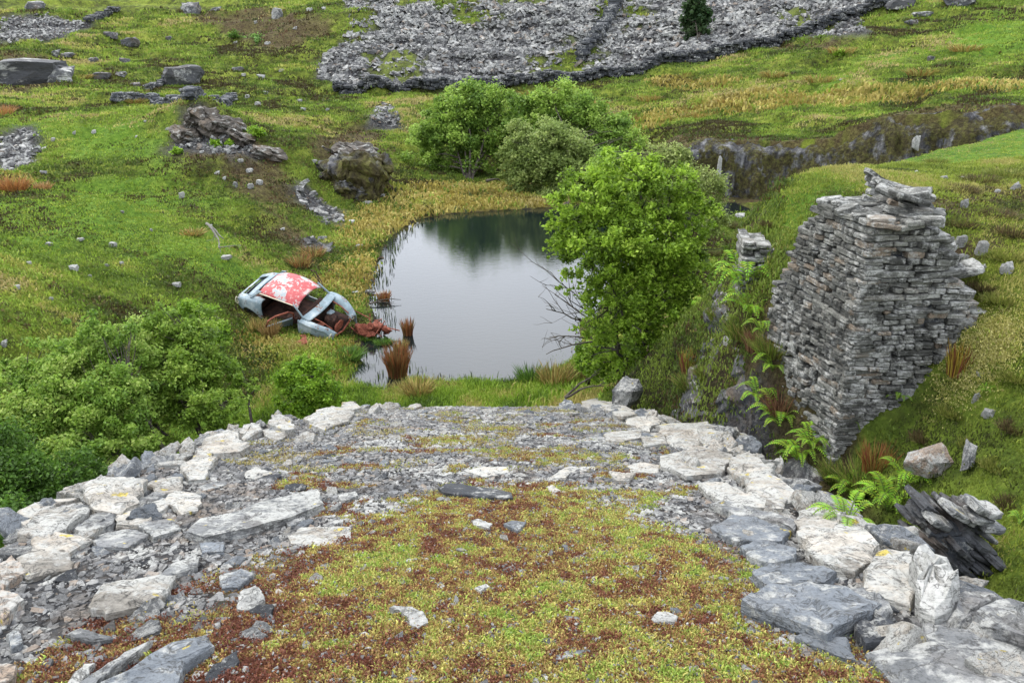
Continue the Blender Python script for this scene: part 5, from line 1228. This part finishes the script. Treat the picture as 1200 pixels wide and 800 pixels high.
for px, py, w_, lab in [(268, 172, 5, 'bright green bilberry tuft low on the slate mound'), (302, 160, 9, 'tall green bilberry bush on the right flank of the slate mound'), (252, 173, 6, 'bright bilberry tuft in the middle of the slate mound'),
                        (207, 181, 5, 'little green tuft at the left foot of the slate mound'), (244, 150, 5, 'small tuft near the crest of the slate mound'), (275, 45, 6, 'small dark bush in the upper hollow'), (985, 66, 6, 'low green bush on the right moor')]:
    g_ = ground(px, py); tree('bilberry_bush', lab, 'bush', 'small green bushes on the slopes', g_, [(px, py - w_ * .4, g_.y, w_), (px + w_ * .8, py, g_.y, w_ * .6)], 700, .13, FRESH if 'dark' not in lab else DARK, int(px), stems=2, r_trunk=.02, clusters=12, cl=.4)
def bare_branches(name, label, start, ends, r0, seed, mat='twig', sub=5):
    rg = np.random.default_rng(seed); paths = []; s0 = np.array(start)
    for e_ in ends:
        P, R_q = limb(s0, np.array(e_), r0, r0 * .3, rg, 8, .14, .06); paths.append((P - s0, R_q))
        for k in range(sub):
            i = rg.integers(2, 8); d = (P[-1] - P[0]); L_ = np.linalg.norm(d) * rg.uniform(.25, .5)
            P2, R2 = limb(P[i], P[i] + (d / np.linalg.norm(d) + rg.normal(0, .6, 3)) * L_ * .7, r0 * .4, r0 * .12, rg, 6, .16); paths.append((P2 - s0, R2))
            for q_ in range(2):
                i2 = rg.integers(2, 6); P3, R3 = limb(P2[i2], P2[i2] + rg.normal(0, 1, 3) * L_ * .25, r0 * .2, r0 * .08, rg, 4, .15); paths.append((P3 - s0, R3))
    Vt, Qt = tube_arrays(paths); o = link(name, quads(name, Vt, Qt, None, True), M[mat]); o.location = start
    return tag(o, label, 'branch')
bare_branches('dead_branch', 'leafless tangled branches reaching over the water left of the near willow', at(716, 400, 15.6), [at(650,345,15.6), at(640,362,15.2), at(655,330,16), at(644,395,15.4), at(668,352,15), at(640,415,15.6)], .026, 3, 'bark')
bare_branches('dead_branch', 'crooked dead branch lying on the bank at the far right corner of the incline', at(662, 466, 14.2), [at(702,436,14.6), at(708,452,14.2)], .030, 4, 'bark', 2)
bare_branches('dead_branch', 'pale bleached branch lying on the grass of the left slope', at(242, 262, 25), [at(262,280,24.5), at(256,290,24)], .05, 5, 'twig', 2)
bare_branches('dead_branch', 'thin pale stick lying on the grass above the left willow', at(44, 338, 19.6), [at(62,350,19), at(80,340,19.4)], .02, 6, 'twig', 2)
bare_branches('fallen_branch', 'dark branch lying level in the shallows beside the rusty engine', at(432, 356, z=WATER + .06), [at(462,354,z=WATER + .06), at(470,351,z=WATER + .1)], .028, 7, 'bark', 1)
bare_branches('dead_branch', 'dark dead log under the leftmost far willow', at(570, 212, 43), [at(584,210,43)], .10, 8, 'bark', 1)
bare_branches('dead_branch', 'dark dead twigs hanging from the edge of the grey sallow over the water', at(665, 236, 39), [at(655,248,38), at(672,252,38), at(662,256,37.5)], .05, 9, 'bark', 3)

# ---------------------------------------------------------------- cliff and rock faces
nx, nz_ = 520, 44
xs = np.linspace(6.6, 34, nx); ys = cliff_y(xs); tops = Hz(xs, ys + .55) + .02
U, W = np.meshgrid(np.arange(nx), np.linspace(0, 1, nz_)); X = xs[U]; bot = -9.2
Zc = bot + (tops[U] - bot) * W
depth = (1 - W) * .75 + .45 * fbm(X * 1.3, Zc * .25, 4, 401) + .18 * fbm(X * 4, Zc * 1.2, 3, 402) - .5 * sstep(.86, 1, W)
Yc = cliff_y(X) - .15 - depth - .15 * (W < 1)
Zc = Zc + .12 * sstep(.8, 1, W) * fbm(X * 2, X * 0, 3, 5)
i_ = (np.arange(nz_ - 1)[:, None] * nx + np.arange(nx - 1)[None]); q = np.stack([i_, i_ + 1, i_ + nx + 1, i_ + nx], -1).reshape(-1, 4)
co = link('quarry_cliff', quads('quarry_cliff', np.stack([X, Yc, Zc], -1).reshape(-1, 3), q, None, False), M['cliff']); tag(co, kind='structure')
def cliff_pt(px, py, out=.8):
    Y = 40.0
    for _ in range(30):
        p = at(px, py, Y); Y = .5 * Y + .5 * (float(cliff_y(p[0])) - out)
    return Vector(at(px, py, Y))
for px, py, w_, h_, lab, mt in [(842, 194, 6, 44, 'narrow pale streaked rib at the left end of the quarry cliff', 'white_stone'), (1073, 162, 9, 24, 'bright white rock rib at the right end of the cliff', 'white_stone')]:
    boulder(px, py, w_, h_ * .8, lab, mt, 'rock rib', 'pale and dark ribs of the quarry cliff', k=int(rng.integers(7)), rot=rng.uniform(-.2, .2), p=cliff_pt(px, py + 6 + h_ * .36), sink=.15, dpt=.7, name='rock_rib')
# dark quarried face of the cut below the right bank
FACE = [(3.42, 7.0), (3.22, 8.2), (3.02, 9.3), (2.92, 10.2), (2.98, 11.1), (3.3, 12.0), (3.75, 12.6)]
fs_ = np.linspace(0, 1, 260); fy = np.interp(fs_, np.linspace(0, 1, 7), [p[1] for p in FACE]); fx = np.interp(fy, [p[1] for p in FACE], [p[0] for p in FACE])
U, W = np.meshgrid(np.arange(260), np.linspace(0, 1, 90)); tz = np.interp(fy, [7, 8, 9.3, 10.4, 11.4, 12.6], [-4.55, -4.3, -4.0, -3.55, -3.5, -3.6])
Zf = tz[U] - (1 - W) * 3.6; Yf = fy[U]
lay = Zf * 1.0 + .35 * Yf
Xf = fx[U] + .10 - (1 - W) * .62 - .22 * fbm(Yf * 1.6, Zf * 1.1, 4, 501) - .10 * (np.floor(lay * 5 + 1.5 * fbm(Yf * 2, Zf, 2, 7)) % 3) * .5 + .35 * sstep(.9, 1, W)
i_ = (np.arange(89)[:, None] * 260 + np.arange(259)[None]); q = np.stack([i_, i_ + 260, i_ + 261, i_ + 1], -1).reshape(-1, 4)
fo = link('cut_face', quads('cut_face', np.stack([Xf, Yf, Zf], -1).reshape(-1, 3), q, None, False), slate_mat('dark_cut_rock', (.018, .019, .021), (.05, .052, .055), (.12, .12, .115), .12, .02, brown=.6)); tag(fo, kind='structure')  # dark slate colours with brown patches over the whole face
# grass and moss tongues hanging over the face
for px, py, sz, lab in [(845,372,.2,'grassy lip hanging over the dark face under the leftmost big fern'),(872,392,.26,'grass tuft on the lip of the dark face below the largest fern'),(828,440,.16,'round green grass hummock on the ledge across the cut'),(812,455,.24,'grass tuft low on the ledge across the cut'),(905,412,.22,'grass tuft beside the foot of the pier side face'),(850,300,.2,'olive tussock left of the small dry wall'),(880,285,.22,'yellowish tussock on top of the small dry wall'),(862,268,.34,'heathery tussock on the rim left of the plateau'),(838,300,.24,'dark heathery tussock between the willow and the small dry wall'),(985,560,.2,'grass tuft in the cut at the foot of the pier corner'),(1010,570,.24,'brown grassy tuft above the ferns under the pier')]:
    clump('grass_tussock', lab, 'tussock', 'tussocks round the cut', px, py, sz, sz * 1.5, [(.07, .10, .02), (.13, .19, .03), (.20, .26, .04), (.22, .18, .06)] if 'heath' not in lab else [(.05, .04, .02), (.10, .08, .03), (.12, .14, .03)], 700, wid=.006)
def slab_rock(name, px, py, Y, dims, rot, mat, label, k=0):
    o = link(name, to_mesh(name, *ROCKS[k]), M[mat]); o.location = atv(px, py, Y); o.scale = dims; o.rotation_euler = rot; return tag(o, label, 'rock')
slab_rock('rock_rib', 862, 420, 10.3, (.6, 1.1, 2.2), (0, .18, .15), 'crag', 'tall dark rock face dropping into the cut below the largest fern', 1)
slab_rock('rock_rib', 892, 485, 9.5, (.6, 1.3, 1.8), (0, .22, .1), 'crag', 'dark rock wall of the cut under the pier side face', 3)
slab_rock('rock_rib', 835, 478, 12.2, (.5, 2.0, 1.3), (.1, -.5, .25), 'boulder', 'sloping grey rock ledge across the cut below the near willow', 2)
slab_rock('rock_rib', 800, 440, 13.5, (.5, 1.3, .9), (0, .1, .3), 'boulder', 'low rock rib between the near willow and the cut', 5)
slab_rock('rock_rib', 733, 462, 12.6, (.5, .7, .9), (.1, .1, -.5), 'slate', 'mossy slab standing at the far right corner of the incline', 6)
slab_rock('rock_rib', 938, 560, 7.7, (.4, 1.0, 1.0), (0, .25, .1), 'boulder', 'dark rock below the lowest corner of the pier', 4)

# ---------------------------------------------------------------- car wreck
def paint(name, base, stops, scale, rust):
    s = NT(name); v = s.tc.outputs['Object']
    c = s.ramp(s.math('ADD', s.noise(scale, 4, .6), s.math('MULTIPLY', s.math('ADD', s.noise(9, 5, .7), -.5), .5)), stops)
    r = s.ramp(s.math('ADD', s.noise(2.6, 6, .75), s.math('MULTIPLY', s.math('ADD', s.noise(16, 3, .6), -.5), .4)), [(rust, 0), (rust + .05, 1)])
    s.color(s.mix(r, c, s.ramp(s.noise(14, 4, .7), [(.3, (.06, .022, .012)), (.7, (.22, .09, .045))]))); s.b.inputs['Roughness'].default_value = .55
    s.bump(s.noise(7, 4, .6), .25, .02); return s.m
M['car_body'] = paint('faded_grey_paint', None, [(.3, (.13, .18, .20)), (.5, (.22, .28, .31)), (.7, (.42, .46, .47))], 1.6, .585)
M['car_roof'] = paint('faded_red_paint', None, [(.36, (.27, .32, .34)), (.44, (.42, .38, .36)), (.47, (.36, .06, .065)), (.60, (.42, .10, .10)), (.66, (.48, .40, .37))], 1.9, .72)
s = NT('dark_rust'); s.color(s.ramp(s.noise(6, 5, .7), [(.3, (.012, .008, .007)), (.55, (.05, .025, .018)), (.75, (.14, .06, .035))])); M['dark_rust'] = s.m
s = NT('red_rust'); s.color(s.ramp(s.noise(8, 5, .7), [(.3, (.07, .018, .012)), (.55, (.20, .06, .035)), (.75, (.33, .13, .08))])); s.bump(s.noise(20, 4, .6), .6, .02); M['red_rust'] = s.m
s = NT('tyre_rubber'); s.color((.018, .018, .018)); M['rubber'] = s.m
s = NT('cream_paint'); s.color((.55, .50, .38)); M['cream'] = s.m
car = empty('car_wreck', (0, 0, 0)); tag(car, 'rusting grey saloon car wreck with a faded red roof tipped towards the pond', 'car wreck')
def surf(name, fn, nu, nv, mat, mask=None, th=.022):
    U, W = np.meshgrid(np.linspace(0, 1, nu), np.linspace(0, 1, nv)); X, Y, Z = fn(U, W)
    P = np.stack([X, Y, Z], -1).reshape(-1, 3); i_ = (np.arange(nv - 1)[:, None] * nu + np.arange(nu - 1)[None]); q = np.stack([i_, i_ + 1, i_ + nu + 1, i_ + nu], -1).reshape(-1, 4)
    if mask is not None: c = P[q].mean(1); q = q[mask(c[:, 0], c[:, 1], c[:, 2])]
    o = link(name, quads(name, P, q, None, True), M[mat], car)
    if th: m = o.modifiers.new('thickness', 'SOLIDIFY'); m.thickness = th; m.offset = -1
    return o
top = lambda x: np.interp(x, [-1.8, -1.65, -1.3, -.85, -.5, .6, .95, 1.3, 1.6, 1.8], [.56, .74, .88, .96, .94, .93, .94, .90, .80, .60])
def wid(x, z): return .74 - .20 * np.abs(x / 1.8) ** 5 + .07 * np.exp(-((x + 1.12) / .42) ** 2 - ((z - .5) / .4) ** 2) + .07 * np.exp(-((x - 1.15) / .5) ** 2 - ((z - .6) / .35) ** 2) - .22 * np.maximum(z - .62, 0) ** 2 * 2
def side(sg):
    def fn(U, W): x = -1.8 + 3.6 * U; z = .24 + (top(x) - .24) * W; return x, sg * wid(x, z), z
    return fn
def arch(x, z): return ((x + 1.12) ** 2 + (z - .26) ** 2 > .38 ** 2) & ((x - 1.17) ** 2 + (z - .26) ** 2 > .37 ** 2)
surf('near_side_panel', side(-1), 110, 30, 'car_body', lambda x, y, z: arch(x, z) & ~((x > -.66) & (x < .70) & (z > .34)))
surf('far_side_panel', side(1), 110, 30, 'car_body', lambda x, y, z: arch(x, z) & ~((x > -.1) & (x < .70) & (z > .40)))
surf('tail_panel', lambda U, W: (-1.8 + .10 * np.abs(U * 2 - 1) ** 3 + .16 * W ** 2, (U * 2 - 1) * .55, .30 + .36 * W), 20, 10, 'car_body')
for sg in (-1, 1):
    surf('front_wing', lambda U, W, sg=sg: (.80 + 1.0 * U, sg * (wid(.8 + U, .6) - .01 - .28 * W * (1 - .1 * U)), top(.80 + 1.0 * U) + .07 * np.sin(W * 2.6) - .02 - .10 * W ** 3), 30, 12, 'car_body')
    surf('rear_wing', lambda U, W, sg=sg: (-1.8 + 1.15 * U, sg * (wid(-1.8 + 1.15 * U, top(-1.8 + 1.15 * U)) - .22 * W), top(-1.8 + 1.15 * U) + .05 * np.sin(W * 2.6)), 30, 10, 'car_body')
    surf('rear_pillar', lambda U, W, sg=sg: (-.62 - .46 * U - .16 * W + .10 * W * U, sg * (.55 + .08 * U) - sg * .02 * W, 1.34 - .38 * U - .04 * W), 8, 6, 'car_body')
surf('boot_surround', lambda U, W: (-1.20 + .17 * W, (U * 2 - 1) * .60, .99 + .05 * np.cos((U * 2 - 1) * 1.4) + .02 * W), 20, 4, 'car_body')
surf('boot_lip', lambda U, W: (-1.74 + .10 * W, (U * 2 - 1) * .50, .68 + .05 * W), 14, 3, 'car_body')
surf('roof', lambda U, W: (-.74 + 1.34 * U - .05 * (W * 2 - 1) ** 2 * (1 - 2 * U), (W * 2 - 1) * (.60 - .03 * np.abs(U * 2 - 1)), 1.46 - .12 * np.abs(U * 2 - 1) ** 2.6 - .15 * np.abs(W * 2 - 1) ** 3.2), 40, 30, 'car_roof', th=.03)
surf('scuttle', lambda U, W: (.80 + .26 * W + .10 * np.cos((U * 2 - 1) * 1.5), (U * 2 - 1) * .64, 1.0 + .03 * np.cos((U * 2 - 1) * 1.5) - .05 * W), 20, 6, 'car_body')
surf('floor_pan', lambda U, W: (-1.7 + 3.3 * U, (W * 2 - 1) * .68, .30 + 0 * U), 4, 4, 'dark_rust', th=.03)
surf('bulkhead', lambda U, W: (.90 + 0 * U, (U * 2 - 1) * .64, .30 + .66 * W), 4, 4, 'dark_rust')
surf('rear_bulkhead', lambda U, W: (-1.02 + .2 * W, (U * 2 - 1) * .62, .30 + .66 * W), 4, 4, 'dark_rust')
surf('boot_floor', lambda U, W: (-1.72 + .62 * U, (W * 2 - 1) * .5, .50 + .12 * U), 6, 6, 'dark_rust')
def ctube(name, pts, r, mat, parent=None):
    P = np.array(pts, float); Vt, Qt = tube_arrays([(P, np.full(len(P), r))]); return link(name, quads(name, Vt, Qt, None, True), M[mat], parent or car)
ctube('front_crossmember', [(1.66, -.44, .42), (1.70, 0, .36), (1.66, .44, .42)], .03, 'red_rust')
for sg in (-1, 1):
    ctube('windscreen_pillar', [(.52, sg * .57, 1.33), (.72, sg * .60, 1.14), (.88, sg * .63, .98)], .028, 'car_body')
ctube('door_pillar', [(-.30, .58, 1.32), (-.34, .68, .95), (-.36, .70, .4)], .03, 'car_body')
ctube('drip_rail', [(-.70, -.60, 1.27), (0, -.615, 1.315), (.56, -.58, 1.30)], .018, 'cream')
ctube('bent_window_frame', [(.62, .66, .95), (.48, .78, 1.18), (.18, .92, 1.36), (-.05, .98, 1.30), (.05, 1.0, 1.08), (.30, .92, .92), (.62, .70, .92)], .016, 'dark_rust')
ctube('bent_window_bar', [(.18, .92, 1.34), (.28, .92, .94)], .012, 'dark_rust')
ctube('windscreen_rim', [(.86, -.60, .99), (.93, 0, 1.03), (.86, .60, .99)], .02, 'cream')
for sg in (-1, 1):
    ctube('wing_edge', [(.98, sg * .44, .96), (1.4, sg * .42, .88), (1.68, sg * .40, .74)], .018, 'red_rust')
    ctube('lamp_rim', [(1.72, sg * .52 + .11 * math.cos(a), .56 + .12 * math.sin(a)) for a in np.linspace(0, 6.283, 13)], .022, 'cream')
ctube('tail_lamp_rim', [(-1.72, -.62 + .05 * math.cos(a), .60 + .13 * math.sin(a)) for a in np.linspace(0, 6.283, 11)], .02, 'cream')
def wheel(loc, ang=0):
    w_ = empty('wheel', loc); w_.parent = car; w_.rotation_euler = (0, 0, ang)
    a = np.linspace(0, 2 * np.pi, 29)[:-1]; prof = [(.17, -.07), (.27, -.08), (.30, -.04), (.30, .04), (.27, .08), (.17, .07)]; Vw = [(r_q * math.cos(t), y_, r_q * math.sin(t)) for t in a for r_q, y_ in prof]; m = len(prof); n = len(a)
    q = [[i * m + j, i * m + (j + 1) % m, ((i + 1) % n) * m + (j + 1) % m, ((i + 1) % n) * m + j] for i in range(n) for j in range(m)]
    link('tyre', quads('tyre', np.array(Vw), np.array(q), None, False), M['rubber'], w_)
    prof = [(.02, .03), (.10, .05), (.13, .0), (.17, .03), (.17, -.05), (.02, -.05)]; Vw = [(r_q * math.cos(t), -y_, r_q * math.sin(t)) for t in a for r_q, y_ in prof]
    link('rim', quads('rim', np.array(Vw), np.array(q), None, False), M['red_rust'], w_)
wheel((-1.12, -.60, .24), .1); wheel((-1.12, .60, .26))
# hanging near door, seen nearly edge on
dr = empty('door', (.06, -.92, .24)); dr.parent = car; dr.rotation_euler = (.22, .12, 1.15)
def dsurf(name, fn, nu, nv, mat):
    U, W = np.meshgrid(np.linspace(0, 1, nu), np.linspace(0, 1, nv)); X, Y, Z = fn(U, W); i_ = (np.arange(nv - 1)[:, None] * nu + np.arange(nu - 1)[None])
    o = link(name, quads(name, np.stack([X, Y, Z], -1).reshape(-1, 3), np.stack([i_, i_ + 1, i_ + nu + 1, i_ + nu], -1).reshape(-1, 4), None, True), M[mat], dr); m = o.modifiers.new('thickness', 'SOLIDIFY'); m.thickness = .04
dsurf('door_skin', lambda U, W: (-.45 + .9 * U, .06 * np.sin(W * 3.1) , -.10 + .62 * W), 10, 10, 'car_body')
ctube('window_frame', [(-.44, 0, .5), (-.40, -.05, .85), (-.2, -.08, .98), (.2, -.08, .98), (.38, -.05, .82), (.44, 0, .5)], .03, 'red_rust', dr)
# junk in the cabin and the engine bay
for nm, loc, dm, mt in [('seat_remains', (-.35, .25, .48), (.6, .6, .4), 'dark_rust'), ('seat_remains', (.15, -.2, .42), (.5, .5, .3), 'dark_rust'), ('dashboard', (.72, 0, .82), (.2, 1.1, .22), 'dark_rust'),
                        ('engine', (1.28, .05, .52), (.5, .34, .36), 'dark_rust'), ('air_cleaner', (1.18, .18, .72), (.22, .22, .10), 'car_body'), ('radiator', (1.58, 0, .52), (.08, .5, .34), 'red_rust'), ('battery_tray', (1.15, -.28, .60), (.25, .2, .12), 'red_rust')]:
    k = int(rng.integers(7)); o = link(nm, to_mesh(nm, *ROCKS[k]), M[mt], car); o.location = loc; o.scale = (dm[0], dm[1] / .8, dm[2] / .6)
ctube('steering_column', [(.7, -.3, .8), (.42, -.32, .98)], .015, 'dark_rust')
ctube('steering_wheel', [(.42 + .08 * math.sin(a) , -.32 + .19 * math.cos(a), .98 + .17 * math.sin(a)) for a in np.linspace(0, 6.283, 17)], .012, 'dark_rust')
bpy.context.view_layer.update()
rear = Vector(at(302, 383, 22.7)) + Vector((0, 0, .12)); front = Vector(at(406, 420, 21.3)) - Vector((0, 0, .06)); mid = (rear + front) / 2
fwd = (front - rear).normalized(); left = Z_.cross(fwd).normalized(); up = fwd.cross(left)
roll = math.radians(19); left2 = left * math.cos(roll) + up * math.sin(roll); up2 = fwd.cross(left2)
mid.z = max(mid.z, gz(mid.x, mid.y) - .12)
Rm = Matrix((fwd, left2, up2)).transposed().to_4x4(); car.matrix_world = Matrix.Translation(mid) @ Rm @ Matrix.Scale((front - rear).length / 3.45, 4)

# rusty machinery in the shallows, and loose scrap
eng = empty('rusty_machinery', Vector(at(436, 392, z=WATER + .05))); tag(eng, 'heap of red rusty engine parts lying in the shallows in front of the wreck', 'scrap metal')
for nm, loc, dm, k in [('casting', (-.28, 0, .18), (.5, .4, .42), 0), ('casting', (.12, .08, .2), (.45, .45, .45), 2), ('casting', (.42, 0, .14), (.35, .35, .34), 4), ('casting', (-.05, -.2, .08), (.4, .25, .25), 5)]:
    o = link(nm, to_mesh(nm, *ROCKS[k]), M['red_rust'], eng); o.location = loc; o.scale = dm; o.rotation_euler = (k, .3, k * .5)
def disc(name, loc, r_, h_, rot, parent, mat):
    V_, F_ = ring_stone([(math.cos(a) * r_, math.sin(a) * r_) for a in np.linspace(0, 6.283, 17)[:-1]], h_, rng, 1, 0); o = link(name, to_mesh(name, V_, F_), M[mat], parent); o.location = loc; o.rotation_euler = rot; return o
disc('flywheel', (-.20, -.22, .24), .17, .10, (1.2, .2, 0), eng, 'red_rust'); disc('pulley', (.0, -.26, .36), .11, .12, (1.0, -.3, 0), eng, 'red_rust')
for a in range(9):
    p0 = rng.normal(0, .28, 3) * (1, .5, .4) + (0, 0, .2); ctube('pipe', [p0, p0 + rng.normal(0, .16, 3), p0 + rng.normal(0, .28, 3)], .018, 'red_rust', eng)
def scrap(px, py, w_, label, mat, k, rot=(0, 0, 0), z=None, flat=.4):
    p = ground(px, py) if z is None else Vector(at(px, py, z=z)); d = p.y * CP - p.z * SP; W = w_ / F * d
    V_, F_ = ring_stone(rand_outline(np.random.default_rng(k), .6, 7, .35), .10, rng, 1, .04); o = link('scrap_sheet', to_mesh('scrap_sheet', V_, F_), M[mat]); o.location = p + Vector((0, 0, .1)); o.scale = (W, W, W * flat * 2); o.rotation_euler = rot
    return tag(o, label, 'scrap metal', 'scrap round the wreck')
scrap(352, 405, 22, 'orange rusty sheet lying on the grass below the front wing', 'red_rust', 3, (.3, -.3, .5)); scrap(358, 398, 14, 'small rusty bracket just above the orange sheet', 'red_rust', 4, (.5, .3, 1.2))
scrap(446, 304, 12, 'rusty lump on the left shore above the reeds', 'dark_rust', 5, (.2, .2, .4)); scrap(447, 346, 16, 'reddish stone in the shallows beside the rush tuft', 'brown_stone', 6, (.1, 0, .4), WATER + .02)
scrap(416, 345, 8, 'white lump at the water edge left of the rush tuft', 'white_stone', 7, (.1, 0, 0)); scrap(432, 344, 18, 'mossy hummock at the water edge behind the machinery', 'boulder', 8)
